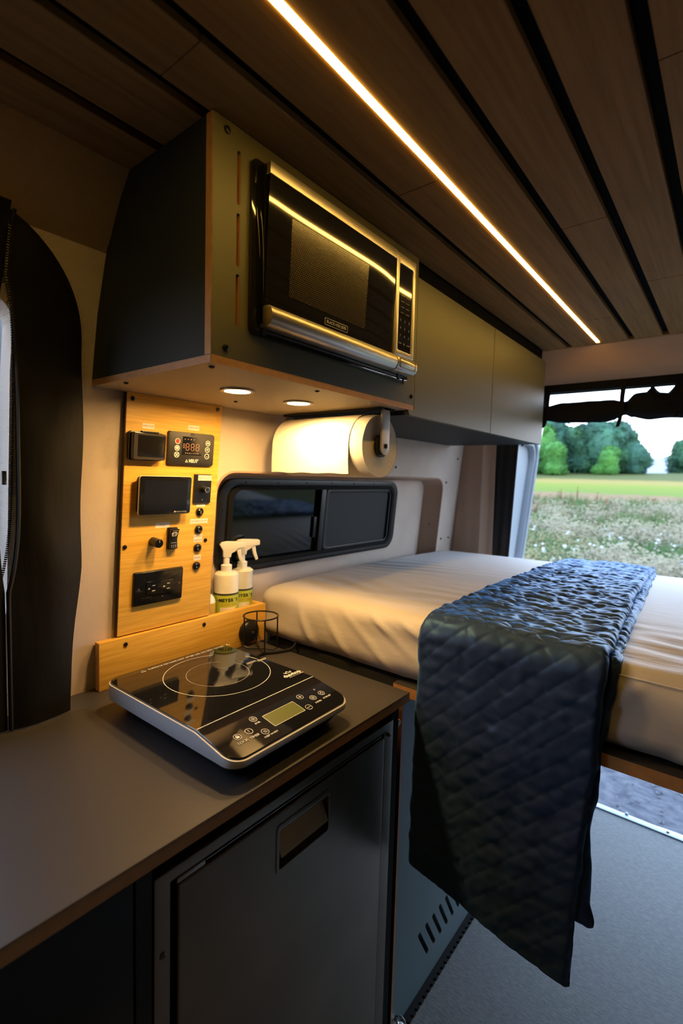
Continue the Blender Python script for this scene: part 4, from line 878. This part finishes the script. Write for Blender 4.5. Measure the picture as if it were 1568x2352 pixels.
# sloping strip: display and touch keys (u along front, v toward back)
def key(x, y, kind_, cap=None, cs=0.0058, r=0.0070, off=-0.0145):
    u, v = hobp(x, y); Tk = hT(u, v)
    k_ = MB(Tk).ring(circ(0, 0, r, 32), circ(0, 0, r-0.0008, 32), 0, 0.0003).build('touch_key', M['print_'], t)
    m = MB(Tk)
    if kind_ == '+': m.box(-0.004, 0.004, -0.0005, 0.0005, 0, 0.0003).box(-0.0005, 0.0005, -0.004, 0.004, 0, 0.00031)
    elif kind_ == '-': m.box(-0.004, 0.004, -0.0005, 0.0005, 0, 0.0003)
    elif kind_ == 'lock': m.prism(rrect(-0.0033, 0.0033, -0.0035, 0.0012, 0.0005), 0, 0.0003).ring(rrect(-0.0022, 0.0022, 0.0, 0.0042, 0.002), rrect(-0.0013, 0.0013, 0.0006, 0.0033, 0.0012), 0, 0.00031)
    elif kind_ == 'timer': m.box(-0.0005, 0.0005, -0.001, 0.0040, 0, 0.0003).box(-0.0004, 0.0004, -0.0034, -0.0024, 0, 0.0003)
    elif kind_ == 'power': m.box(-0.0005, 0.0005, 0.0008, 0.0045, 0, 0.0003).ring([(0.0034*math.cos(a), 0.0034*math.sin(a)-0.0004) for a in np.linspace(2.3, 7.1, 20)], [(0.0026*math.cos(a), 0.0026*math.sin(a)-0.0004) for a in np.linspace(2.3, 7.1, 20)], 0, 0.0003)
    elif kind_ == 'warm':
        for q in (-0.0022, 0, 0.0022): m.tube([(q+0.0006*math.sin(s_*6), -0.0032+0.0064*s_, 0.0003) for s_ in np.linspace(0, 1, 7)], 0.0004, 5)
    else: m.ring(circ(0, 0, 0.0040, 20), circ(0, 0, 0.0034, 20), 0, 0.0003).box(-0.0012, 0.0012, -0.0012, 0.0012, 0, 0.0003)
    m.build('key_symbol', M['print_'], k_)
    if cap: text('lettering', cap, hT(u+(0.004 if cap == 'KEEP WARM' else 0), v+off), cs, M['print_'], k_)
key(-0.6004, 0.4985, 'lock', 'LOCK', 0.0075); key(-0.6004, 0.5225, 'timer', 'TIMER', 0.0072, off=-0.0150)
key(-0.6205, 0.5490, 'boil', 'BOIL', 0.0054, off=-0.0118); key(-0.5845, 0.5440, 'warm', 'KEEP WARM', 0.0054, off=-0.0112)
key(-0.6205, 0.6654, '+'); key(-0.5885, 0.6560, '-'); key(-0.6045, 0.6850, 'menu', 'MENU', 0.0062); key(-0.6060, 0.7110, 'power', 'ON/OFF', 0.0062)
u, v = hobp(-0.622, 0.7075); MB(hT(u, v)).ring(circ(0, 0, 0.0020, 16), circ(0, 0, 0.0013, 16), 0, 0.0003).build('indicator', M['print_'], t)
u0_, v0_ = hobp(-0.6015, 0.605)
MB(hT(u0_, v0_)).prism(rrect(-0.0385, 0.0385, -0.0170, 0.0170, 0.001), -0.0002, 0.0003).build('display_border', M['print_'], t)
MB(hT(u0_, v0_)).box(-0.0375, 0.0375, -0.0160, 0.0160, 0.0, 0.0005).build('display', M['lcd'], t)

# ================================================================ BED
t = root('bed_platform', 'plywood bed platform with layered edge carrying the mattress', 'bed platform', (0, 1.5, -0.505))
MB().box(-0.598, 0.70, 0.9615, 0.990, -0.5035, -0.4790).build('edge_board', M['plyz'], t)
MB().box(-1.05, 0.70, 0.9905, 2.05, -0.5035, -0.4800).build('deck', M['base'], t)
MB().box(-0.598, 0.70, 0.9615, 0.9900, -0.4790, -0.4782).build('deck_skin', M['counter'], t)
# fitted sheet on the mattress
YF, YB, ZT, ZB = 0.968, 2.10, -0.318, -0.4755; R_ = 0.045
XL, XR = -1.095, 0.68
def mprof(j, n, inset, dx):
    """closed path in (y, z)"""
    pts = rrect(YF+inset, YB-inset, ZB+min(inset, 0.0), ZT-inset*0.6, R_, 10)
    return pts
NX = 260
path = []
seg_pts = rrect(YF, YB, ZB, ZT, R_, 10)
# resample path evenly-ish
dens = []
for i, p in enumerate(seg_pts):
    q = seg_pts[(i+1) % len(seg_pts)]; L_ = math.dist(p, q); k = max(1, int(L_/0.010))
    for s_ in range(k): dens.append((p[0]+(q[0]-p[0])*s_/k, p[1]+(q[1]-p[1])*s_/k))
NP = len(dens); PA = np.array(dens); cyz = np.array([(YF+YB)/2, (ZT+ZB)/2])
Vs = np.zeros((NX, NP, 3))
xs_ = np.concatenate([XL+(1-np.cos(np.linspace(0, PI/2, 14)))*0.06, np.linspace(XL+0.065, XR-0.065, NX-28), XR-(1-np.cos(np.linspace(PI/2, 0, 14)))*0.06])
def fold(x, y, z):
    """inward/outward wrinkle of the sheet"""
    front = max(0.0, min(1.0, (YF+0.06-y)/0.05)); d = ZT-z
    w_ = 0.0
    # drapes fanning from the upper left corner down to the right
    for cx_, sl, am in ((-0.93, 0.5, 0.010), (-0.86, 0.9, 0.008), (-0.79, 1.3, 0.009), (-0.70, 1.6, 0.010), (-0.62, 1.9, 0.008), (-0.54, 2.1, 0.007), (-0.08, -0.9, 0.006), (0.05, -0.6, 0.008), (0.2, -1.0, 0.006)):
        q = (x-cx_-sl*d)/0.013; w_ += am*math.exp(-q*q)*front*min(1, d/0.03)*(0.5+0.5*noise.noise(Vector((cx_*30, d*14, 0))))
    w_ += front*0.010*noise.noise(Vector((x*7, z*12, 1)))*min(1, d/0.05)
    return w_
for i, x in enumerate(xs_):
    dx = min(x-XL, XR-x); ins = 0.06-math.sqrt(max(0, 0.06**2-max(0, 0.06-dx)**2))
    for j, (y, z) in enumerate(PA):
        cy_, cz_ = cyz; yy = cy_+(y-cy_)*(1-ins/0.566); zz_ = z-(ins*0.9*(z-ZB)/(ZT-ZB))
        top = max(0.0, min(1.0, (z-(ZT-0.02))/0.02))
        h = 0.010*math.sin(PI*(yy-YF)/(YB-YF))*top
        h += top*0.0040*noise.noise(Vector((x*3, yy*3, 0)))
        near = math.exp(-((yy-YF-0.10)/0.16)**2)
        h += top*0.0035*near*math.sin((yy*75+x*26)+3*noise.noise(Vector((x*6, yy*6, 5))))*max(0.0, noise.noise(Vector((x*3.1, yy*4, 9)))+0.35)
        h += top*0.0025*math.sin(yy*95-x*14+4*noise.noise(Vector((x*4, yy*5, 2))))*max(0, 0.2+noise.noise(Vector((x*2, yy*3, 4))))
        left = max(0.0, 1-(x-XL)/0.25)
        h -= 0.010*left*top
        kx = max(0.0, min(1.0, (yy-1.90)/0.06)); xc = x+(max(x, -1.040)-x)*kx
        Vs[i, j] = (xc, yy-fold(x, yy, zz_), zz_+h)
V = Vs.reshape(-1, 3); Fq = [(i*NP+j, i*NP+(j+1) % NP, (i+1)*NP+(j+1) % NP, (i+1)*NP+j) for i in range(NX-1) for j in range(NP)]
Fq += [tuple(range(NP))[::-1], tuple((NX-1)*NP+j for j in range(NP))]
o = npmesh('mattress', V, Fq, M['sheet'], smooth=True, loc=(-0.2, 1.5, ZB))
tag(o, 'mattress in a smooth grey-beige fitted sheet across the rear of the van', 'mattress')
# bright seam along the front edge
MB().tube([(x, YF+0.006+0.0015*noise.noise(Vector((x*8, 0, 0))), ZT-0.0165+0.0012*noise.noise(Vector((x*6, 3, 0)))) for x in np.linspace(-0.165, 0.60, 60)], 0.0013, 6).build('seam_piping', M['white'], o)

# ---- quilt: herringbone stitched runner, folded double
def herring(U, V_, w_=0.0250):
    """distance to brick edge (0..1) in a 45-degree basket / herringbone layout; bricks 1x3"""
    a = (U+V_*-1)/math.sqrt(2); b = (U+V_)/math.sqrt(2); WB, LA = 0.0370, 0.120
    j = np.floor(b/WB); fb = b/WB-j; q = a/LA+j*0.36; fa = q-np.floor(q); blk = fa < 0.74
    fa2 = np.where(blk, fa/0.74, (fa-0.74)/0.26); la = np.where(blk, 0.74, 0.26)*LA/WB
    d = np.minimum(np.minimum(fa2, 1-fa2)*la, np.minimum(fb, 1-fb))
    d = np.where(blk, d, d*0.35)
    return d, blk
def nz(A, B, s, seed=0):
    r = np.random.default_rng(seed); G_ = r.standard_normal((64, 64)); a = (A*s) % 64; b = (B*s) % 64
    i = np.floor(a).astype(int); j = np.floor(b).astype(int); fa = a-i; fb = b-j; fa = fa*fa*(3-2*fa); fb = fb*fb*(3-2*fb); i %= 64; j %= 64; i2 = (i+1) % 64; j2 = (j+1) % 64
    return (G_[i, j]*(1-fa)+G_[i2, j]*fa)*(1-fb)+(G_[i, j2]*(1-fa)+G_[i2, j2]*fa)*fb
def runner(name, mat_, xl, xr, zbot, thick, lift, yb, step=0.0032, seed=1, top_only=False):
    # path: back edge on the bed -> front edge -> hanging
    yf = YF-0.012-lift; top = ZT+0.004+lift; rad = 0.050
    Lt = yb-(yf+rad); La = rad*PI/2; 
    W_ = 0.38; nu = int(W_/step)+1
    hang_max = (top-rad)-min(zbot)
    total = Lt+La+hang_max; nv = int(total/step)+1
    S, Uu = np.meshgrid(np.linspace(0, 1, nv), np.linspace(0, 1, nu), indexing='ij')
    hang = (top-rad)-(zbot[0]+(zbot[1]-zbot[0])*Uu); s = S*(Lt+La+hang)
    Y = np.where(s < Lt, yb-s, 0.0); Z = np.full_like(s, top); NY = np.zeros_like(s); NZ = np.ones_like(s)
    an = np.clip((s-Lt)/rad, 0, PI/2); onarc = s >= Lt
    Y = np.where(onarc, yf+rad-rad*np.sin(an), Y); Z = np.where(onarc, top-rad+rad*np.cos(an), Z)
    NY = np.where(onarc, -np.sin(an), 0); NZ = np.where(onarc, np.cos(an), 1)
    hg = s > Lt+La; dd = np.maximum(0, s-Lt-La); Z = Z-dd
    sag = 0.010*np.sin(PI*np.clip((yb-Y)/(yb-YF), 0, 1))*(~hg); Z = Z+sag
    f = np.clip(s/(Lt+La+0.55), 0, 1)
    sk = [0, Lt*0.5, Lt+La*0.5, Lt+La+0.25, Lt+La+0.58]
    X0_ = np.interp(s, sk, xl); X1_ = np.interp(s, sk, xr)
    ed = 0.0020*nz(s, s*0+seed*3.3, 28, seed); X0_ = X0_+ed; X1_ = X1_+0.0020*nz(s, s*0+seed*7.7, 30, seed+5)
    X = X0_+(X1_-X0_)*Uu
    d, hz = herring(Uu*W_+0.01, s+0.37*seed)
    puff = np.clip(d*3.2, 0, 1); puff = np.sqrt(np.clip(1-(1-puff)**2, 0, 1)); h = thick*puff*np.where(s < Lt+0.02, 1.0, 0.5)
    cr = 0.0006*nz(Uu*W_, s, 60, seed+1)+0.0010*nz(Uu*W_, s*2.2, 28, seed+2)+0.0018*nz(Uu*W_, s, 8, seed+3)
    cr += 0.0019*nz(Uu*W_*0.7, s*3.4, 26, seed+9)*(s < Lt)
    h = h+cr
    wav = 0.006*nz(Uu*W_, s*0.6, 5, seed+4)*np.clip(dd/0.3, 0, 1)
    Yo = Y+NY*h+wav; Zo = Z+NZ*h
    edge = np.minimum(Uu, 1-Uu)*W_; dr = 0.010*np.clip(1-edge/0.012, 0, 1)**2
    Zo = Zo-NZ*dr; Yo = Yo-NY*dr
    V = np.stack([X, Yo, Zo], -1).reshape(-1, 3); th = 0.010
    Vb = np.stack([X, Y-NY*th+wav, Z-NZ*min(th, 0.003+lift)], -1).reshape(-1, 3)
    n = nu*nv; idx = np.arange(n).reshape(nv, nu)
    A, B, C2, D = idx[:-1, :-1].ravel(), idx[:-1, 1:].ravel(), idx[1:, 1:].ravel(), idx[1:, :-1].ravel()
    F_ = np.stack([A, B, C2, D], 1); Fb = np.stack([D, C2, B, A], 1)+n
    rim = np.concatenate([idx[0, :], idx[1:, -1], idx[-1, -2::-1], idx[-2:0:-1, 0]]); r2 = np.roll(rim, -1)
    Fr = np.stack([rim, rim+n, r2+n, r2], 1)
    return np.concatenate([V, Vb]), np.concatenate([F_, Fb, Fr])
t = root('quilt', 'slate-blue herringbone quilted throw folded over the bed and hanging to the floor side', 'quilt', (-0.34, 0.94, -0.93))
V, F_ = runner('upper_layer', None, [-0.500, -0.515, -0.525, -0.530, -0.533], [-0.208, -0.190, -0.153, -0.166, -0.183], (-0.872, -0.940), 0.0042, 0.018, 2.085, step=0.0028, seed=1)
npmesh('upper_layer', V, F_, M['quilt'], t, smooth=True, loc=(-0.34, 0.94, -0.93))
V, F_ = runner('under_layer', None, [-0.490, -0.505, -0.51, -0.505, -0.50], [-0.200, -0.172, -0.140, -0.166, -0.150], (-0.78, -0.815), 0.0030, 0.004, 2.080, step=0.0045, seed=2)
V[:, 1] += 0.016*np.clip((-0.36-V[:, 2])/0.1, 0, 1)*0.0
npmesh('under_layer', V, F_, M['quilt'], t, smooth=True, loc=(-0.34, 0.95, -0.82))

# ================================================================ CURTAINS AND REAR SCREEN
def cur_edge(z): return float(np.interp(z, [-0.475, -0.30, -0.195, 0.156], [0.418, 0.432, 0.4427, 0.450])) if z < 0.25 else 0.262+0.188*math.sqrt(max(0.0, 1-((z-0.25)/0.222)**2))
t = root('black_curtain', 'black padded curtain with a zip hanging on the left wall over the cab opening', 'curtain', (-1.0, 0.35, CT+0.002))
m = MB(); nu, nv = 26, 90; Z0c, Z1c = CT+0.003, 0.424
def front(z): return max(wallx(z), float(np.interp(z, [0.40, 0.414, 0.425, 0.452, 0.486], [-1.0, -0.940, -0.930, -0.914, -0.892])))
def zipy(z): return 0.300+0.019*max(0.0, 1-((z-0.05)/0.27)**4)
def cpt(i, j, off=0.0):
    z = Z0c+(Z1c-Z0c)*j/(nv-1); fz = abs(front(z)+0.008)/1.03; ye = (cur_edge(z/fz)+0.002*math.sin(z*23))*fz; yl = zipy(z) if ye > zipy(z)+0.01 else ye-0.01; a = i/(nu-1); y = yl+(max(ye, yl+0.003)-yl)*a
    bl_ = 0.017*(1-(2*a-1)**2)*min(1.0, (0.430-z)/0.06)*min(1.0, max(0.2, (ye-yl)/0.08))*(0.7+0.5*noise.noise(Vector((0, y*9, z*4))))+0.008*noise.noise(Vector((y*10, z*7, 2)))*(1-abs(2*a-1))
    return (front(z)+0.006+bl_+off, y, z)
m.grid(nu, nv, cpt); m.build('curtain_cloth', M['curtain'], t, solid=0.003)
MB().grid(10, nv, lambda i, j: (front(Z0c+(Z1c-Z0c)*j/(nv-1))+0.004, 0.20+(0.2985-0.008*max(0.0, 1-((Z0c+(Z1c-Z0c)*j/(nv-1)-0.05)/0.27)**4)-0.20)*i/9, Z0c+(Z1c-Z0c)*j/(nv-1))).build('curtain_flap', M['curtain'], t, solid=0.003)
zp = [(front(z)+0.012, zipy(z), z) for z in np.linspace(Z0c, 0.415, 60)]
m = MB()
for z in np.linspace(-0.44, 0.39, 210): 
    y = zipy(z)-0.001; m.box(wallx(z)+0.010, wallx(z)+0.014, y-0.002, y+0.002, z-0.0012, z+0.0012)
zo = m.build('zip_teeth', M['black'], t); zo['kind'] = 'stuff'
MB().tube([(p[0]-0.003, p[1]+0.004, p[2]) for p in zp], 0.0030, 6).build('zip_tape', M['blackm'], t)
MB().box(wallx(0)+0.014, wallx(0)+0.018, 0.3015, 0.3085, -0.03, -0.005).build('zip_pull', M['chrome'], t, bevel=0.001)
struct(MB().box(-1.150, -1.112, 0.16, 0.43, -0.6, 0.55).build('trim_8', M['vanwhite'], bevel=0.01, seg=3))  # pale panel added outside the cab opening to hold back daylight
# rear curtain strip beside the pillar
m = MB(); m.grid(14, 40, lambda i, j: (-0.876+0.106*i/13-0.030*(1-j/39.0), 2.222+0.006*math.sin(i*1.25), -0.60+0.80*j/39))
tag(m.build('door_curtain', M['blackm'], solid=0.004), 'flat black curtain strip hanging by the rear door pillar', 'curtain')
# rolled insect screen along the top of the rear door
t = root('rolled_rear_screen', 'black rolled-up rear door insect screen tied with straps under the header', 'screen', (0, 2.24, 0.25))
NXs = 150; m = MB(); xsR = np.linspace(-0.72, 0.60, NXs)
def rollp(k, j):
    x = xsR[j]; a = 2*PI*k/20
    cz = np.interp(x, [-0.72, -0.66, -0.60, -0.45, -0.36, -0.33, -0.22, -0.12, 0.6], [0.295, 0.300, 0.300, 0.295, 0.305, 0.315, 0.305, 0.300, 0.300])
    rz = np.interp(x, [-0.72, -0.66, -0.61, -0.50, -0.40, -0.36, -0.34, -0.28, -0.17, 0.6], [0.050, 0.030, 0.043, 0.046, 0.040, 0.026, 0.045, 0.052, 0.045, 0.045])
    r_ = rz*(1+0.22*noise.noise(Vector((x*9, math.cos(a)*1.2, math.sin(a)*1.2)))+(1.3*max(0, noise.noise(Vector((x*24, 4, 0.5*math.sin(a)))))*max(0, math.sin(a)) if x > -0.34 else 0))
    return (x, 2.238+0.6*r_*math.cos(a), cz+r_*math.sin(a))
m.grid(20, NXs, rollp, closed_u=True); m.build('rolled_cloth', M['rubber'], t, angle=60)
net = mat('sheer_net', (0.10, 0.11, 0.12), 0.8, alpha=0.5, noise_=0.8, nscale=(90, 90, 160))
MB().grid(40, 6, lambda i, j: (-0.63+0.26*i/39, 2.236+0.004*math.sin(i), 0.325+(0.042*math.sin(PI*i/39)+0.004)*j/5)).build('loose_net', net, t)
for x, tip in ((-0.648, 0.255), (-0.367, 0.243), (-0.178, 0.27), (0.1, 0.25)):
    MB().extr([(x-0.008, 0.40), (x+0.010, 0.40), (x+0.006, 0.34), (x+0.006, 0.28), (x-0.010, 0.28), (x-0.010, 0.34)], 'Y', 2.196, 2.201).build('strap', M['rubber'], t)
    MB().extr([(x-0.008, 0.285), (x+0.006, 0.285), (x-0.006, tip-0.014), (x-0.018, tip-0.014)], 'Y', 2.198, 2.202).build('strap_end', M['rubber'], t)
MB().extr([(-0.76, 0.40), (-0.665, 0.40), (-0.668, 0.33), (-0.655, 0.28), (-0.665, 0.245), (-0.700, 0.215), (-0.76, 0.16)], 'Y', 2.226, 2.232).build('screen_corner', M['rubber'], t)
MB().extr([(-0.20, 0.375), (-0.155, 0.385), (-0.15, 0.345), (-0.165, 0.318), (-0.225, 0.312), (-0.205, 0.34)], 'Y', 2.205, 2.208).build('loose_flap', M['rubber'], t)

# ================================================================ OUTSIDE
def gzf(y): return -1.95+0.05*(y-3)
GN = 60; ys = np.concatenate([np.linspace(-30, 3, 8), 3+np.geomspace(0.5, 400, 60)]); xs2 = np.linspace(-1, 1, 61)
V = []; 
for y in ys:
    for x in xs2:
        X = np.sign(x)*abs(x)**2.2*320
        z = gzf(y) if y > 3 else -1.95
        if y > 76: z = gzf(76)-(y-76)*0.012
        z += 0.05*noise.noise(Vector((X*0.3, y*0.3, 0)))*(1 if y > 5 else 0.2)
        V.append((X, y, z))
nx = len(xs2); F_ = [(j*nx+i, j*nx+i+1, (j+1)*nx+i+1, (j+1)*nx+i) for j in range(len(ys)-1) for i in range(nx-1)]
struct(npmesh('field_ground', V, F_, M['field'], smooth=True))
V = []
yy_ = np.linspace(-3, 7.2, 60); xx_ = np.linspace(-7, 6, 80)
for y in yy_:
    for x in xx_: V.append((x, y+0.3*noise.noise(Vector((x, y, 0))) if y > 6 else y, (gzf(y) if y > 3 else -1.95)+0.012+0.010*noise.noise(Vector((x*9, y*9, 0)))))
F_ = [(j*80+i, j*80+i+1, (j+1)*80+i+1, (j+1)*80+i) for j in range(59) for i in range(79)]
struct(npmesh('gravel_ground', V, F_, M['gravel'], smooth=True))
# loose stones behind the van
nS = 2600; V = []; F_ = []
for k in range(nS):
    x = RNG.uniform(-2.2, 1.6); y = RNG.uniform(2.4, 5.2); r_ = RNG.uniform(0.006, 0.022); z = (gzf(y) if y > 3 else -1.95)+0.014; b = len(V); a = RNG.uniform(0, PI)
    c_, s2 = math.cos(a)*r_, math.sin(a)*r_; V += [(x+c_, y+s2, z), (x-s2*0.7, y+c_*0.7, z), (x-c_, y-s2, z), (x+s2*0.7, y-c_*0.7, z), (x+r_*0.1, y, z+r_*0.8)]
    F_ += [(b, b+1, b+4), (b+1, b+2, b+4), (b+2, b+3, b+4), (b+3, b, b+4)]
tag(npmesh('gravel', V, F_, mat('stones', (0.120, 0.120, 0.136), 0.9, col2=(0.06, 0.065, 0.08), nscale=(40, 40, 40)), kind='stuff', loc=(0, 3.8, -1.95)), 'loose grey gravel on the ground behind the van', 'gravel')
# meadow plants
def plants(name, label, n, ymin, ymax, h0, h1, wd, mat_, blades, seed, head=0.0, spread=0.12, keep=None):
    r = np.random.default_rng(seed); V = []; F_ = []
    u = r.uniform(0, 1, n); Y = (1/(1/ymin+(1/ymax-1/ymin)*u)); X = -Y*r.uniform(-0.30, 0.44, n)+r.uniform(-0.5, 0.5, n)
    for k in range(n):
        x, y = X[k], Y[k]
        if keep and noise.noise(Vector((x*0.45+seed, y*0.45, 0))) < keep: continue
        z = gzf(y); H_ = r.uniform(h0, h1)
        for b_ in range(blades):
            a = r.uniform(0, 2*PI); sp = r.uniform(0.2, 1)*spread; bx, by = x+math.cos(a)*sp*0.4, y+math.sin(a)*sp*0.4
            tx, ty, tz = x+math.cos(a)*sp, y+math.sin(a)*sp, z+H_*r.uniform(0.55, 1); w_ = wd*(0.6+0.8*r.random()); b = len(V)
            V += [(bx-w_, by, z), (bx+w_, by, z), (tx+w_*0.2, ty, tz)]; F_.append((b, b+1, b+2))
            if head:
                hd = head*r.uniform(0.5, 1.2); b = len(V)
                V += [(tx-hd, ty, tz), (tx, ty-hd*0.5, tz-hd*0.5), (tx+hd, ty, tz), (tx, ty+hd*0.5, tz+hd*0.6)]; F_.append((b, b+1, b+2, b+3))
    return tag(npmesh(name, V, F_, mat_, kind='stuff', loc=(0, 12, -1.5)), label, 'plants')
plants('meadow_grass', 'green meadow grass and weeds growing behind the van', 9200, 7.2, 25, 0.2, 0.5, 0.014, M['grass'], 10, 1, head=0.02, spread=0.20)
plants('dry_grass', 'straw-coloured dry grass tufts scattered through the meadow', 2500, 7.2, 24, 0.25, 0.62, 0.010, M['straw'], 12, 2, head=0.022, spread=0.16, keep=0.06)
plants('seed_heads', 'pale fluffy seed heads and blossoms filling the near meadow', 3100, 7.5, 21, 0.35, 0.75, 0.006, M['bloom'], 26, 3, head=0.030, spread=0.30, keep=0.10)
plants('dock_stems', 'rust-brown dock stems standing in the middle of the meadow', 180, 13, 26, 0.4, 0.8, 0.010, M['dock'], 10, 4, head=0.03, spread=0.08, keep=0.05)
plants('white_flowers', 'small white umbel flowers dotted over the near meadow', 95, 8, 13, 0.45, 0.65, 0.004, mat('umbel_white', (0.360, 0.336, 0.304), 0.8), 3, 5, head=0.035, spread=0.05)
# trees
def tree(x, y, h, wd, mk, label, seed, name='tree'):
    r = np.random.default_rng(seed); z = gzf(y) if y <= 76 else gzf(76)-(y-76)*0.012
    t = root(name, label, 'tree', (x, y, z), group='trees at the edge of the field')
    MB().tube([(x, y, z-0.3), (x+0.1, y, z+h*0.25), (x-0.1, y, z+h*0.55)], 0.25, 8, radii=[0.03*h, 0.022*h, 0.012*h]).build('trunk', M['bark'], t)
    nb = 9; V = []; F_ = []
    for k in range(nb):
        a = r.uniform(0, 2*PI); rr_ = r.uniform(0.0, 0.30)*wd; cz = z+h*(r.uniform(0.30, 0.70) if k < 6 else 0.13); cx, cy = x+rr_*math.cos(a), y+rr_*math.sin(a); br = wd*r.uniform(0.22, 0.34); bh = min(br*0.9, h*0.34)
        if k == 0: cx, cy, cz, br, bh = x, y, z+h*0.42, wd*0.42, h*0.40
        n = 420; P = r.standard_normal((n, 3)); P /= np.linalg.norm(P, axis=1)[:, None]; P *= r.uniform(0.82, 1.08, (n, 1))
        C_ = P*np.array([br, br, bh])+np.array([cx, cy, cz]); C_[:, 2] = np.maximum(C_[:, 2], z+0.1)
        s_ = wd*0.035
        for c_ in C_:
            a1, a2 = r.standard_normal(3), r.standard_normal(3); a1 /= np.linalg.norm(a1); a2 /= np.linalg.norm(a2); b = len(V)
            V += [c_-a1*s_, c_+a2*s_*0.8, c_+a1*s_, c_-a2*s_*0.8]; F_.append((b, b+1, b+2, b+3))
        # inner mass
        for lat in range(7):
            for lon in range(10):
                th_ = PI*lat/6; ph = 2*PI*lon/10; q = 0.86+0.08*r.random(); V.append(np.array([cx+br*q*math.sin(th_)*math.cos(ph), cy+br*q*math.sin(th_)*math.sin(ph), max(z+0.05, cz+bh*q*math.cos(th_))]))
        b = len(V)-70
        F_ += [(b+la*10+lo, b+la*10+(lo+1) % 10, b+(la+1)*10+(lo+1) % 10, b+(la+1)*10+lo) for la in range(6) for lo in range(10)]
    npmesh('crown', V, F_, M[mk], t, loc=(x, y, z))
TR = [(-22.5, 58, 3.9, 5.0, 'leaf1', 'low bright green bush at the left end of the treeline, by the door edge'),
      (-20.2, 66, 7.4, 6.0, 'leaf1', 'rounded bright green tree behind the low bush'),
      (-17.2, 62, 5.2, 3.6, 'leaf1', 'narrow mid-green tree in front of the dark tall ones'),
      (-19.3, 72, 8.6, 6.5, 'leaf2', 'tall blue-green tree, tallest at the left of the treeline'),
      (-15.9, 71, 7.9, 5.6, 'leaf0', 'dark green tree in the middle of the treeline'),
      (-13.4, 70, 8.2, 5.6, 'leaf2', 'broad blue-green tree right of the middle with spreading crown'),
      (-11.2, 71, 6.6, 4.4, 'leaf0', 'dark tree near the right end of the treeline'),
      (-9.7, 70, 4.9, 3.4, 'leaf2', 'lowest tree at the right end of the main treeline'),
      (-12.1, 66, 4.2, 3.0, 'leaf1', 'small lighter green tree in front of the broad crown'),
      (-5.4, 80, 5.4, 4.6, 'leaf0', 'lone dark tree standing apart at the right of the field'),
      (-3.0, 82, 5.0, 4.4, 'leaf2', 'blue-green tree beyond the lone dark one'),
      (-26.5, 62, 7.5, 7.0, 'leaf0', 'dark tree past the door at the far left of the field')]
for k, a in enumerate(TR): tree(*a[:5], a[5], 20+k)
# distant hill
m = []; F_ = []
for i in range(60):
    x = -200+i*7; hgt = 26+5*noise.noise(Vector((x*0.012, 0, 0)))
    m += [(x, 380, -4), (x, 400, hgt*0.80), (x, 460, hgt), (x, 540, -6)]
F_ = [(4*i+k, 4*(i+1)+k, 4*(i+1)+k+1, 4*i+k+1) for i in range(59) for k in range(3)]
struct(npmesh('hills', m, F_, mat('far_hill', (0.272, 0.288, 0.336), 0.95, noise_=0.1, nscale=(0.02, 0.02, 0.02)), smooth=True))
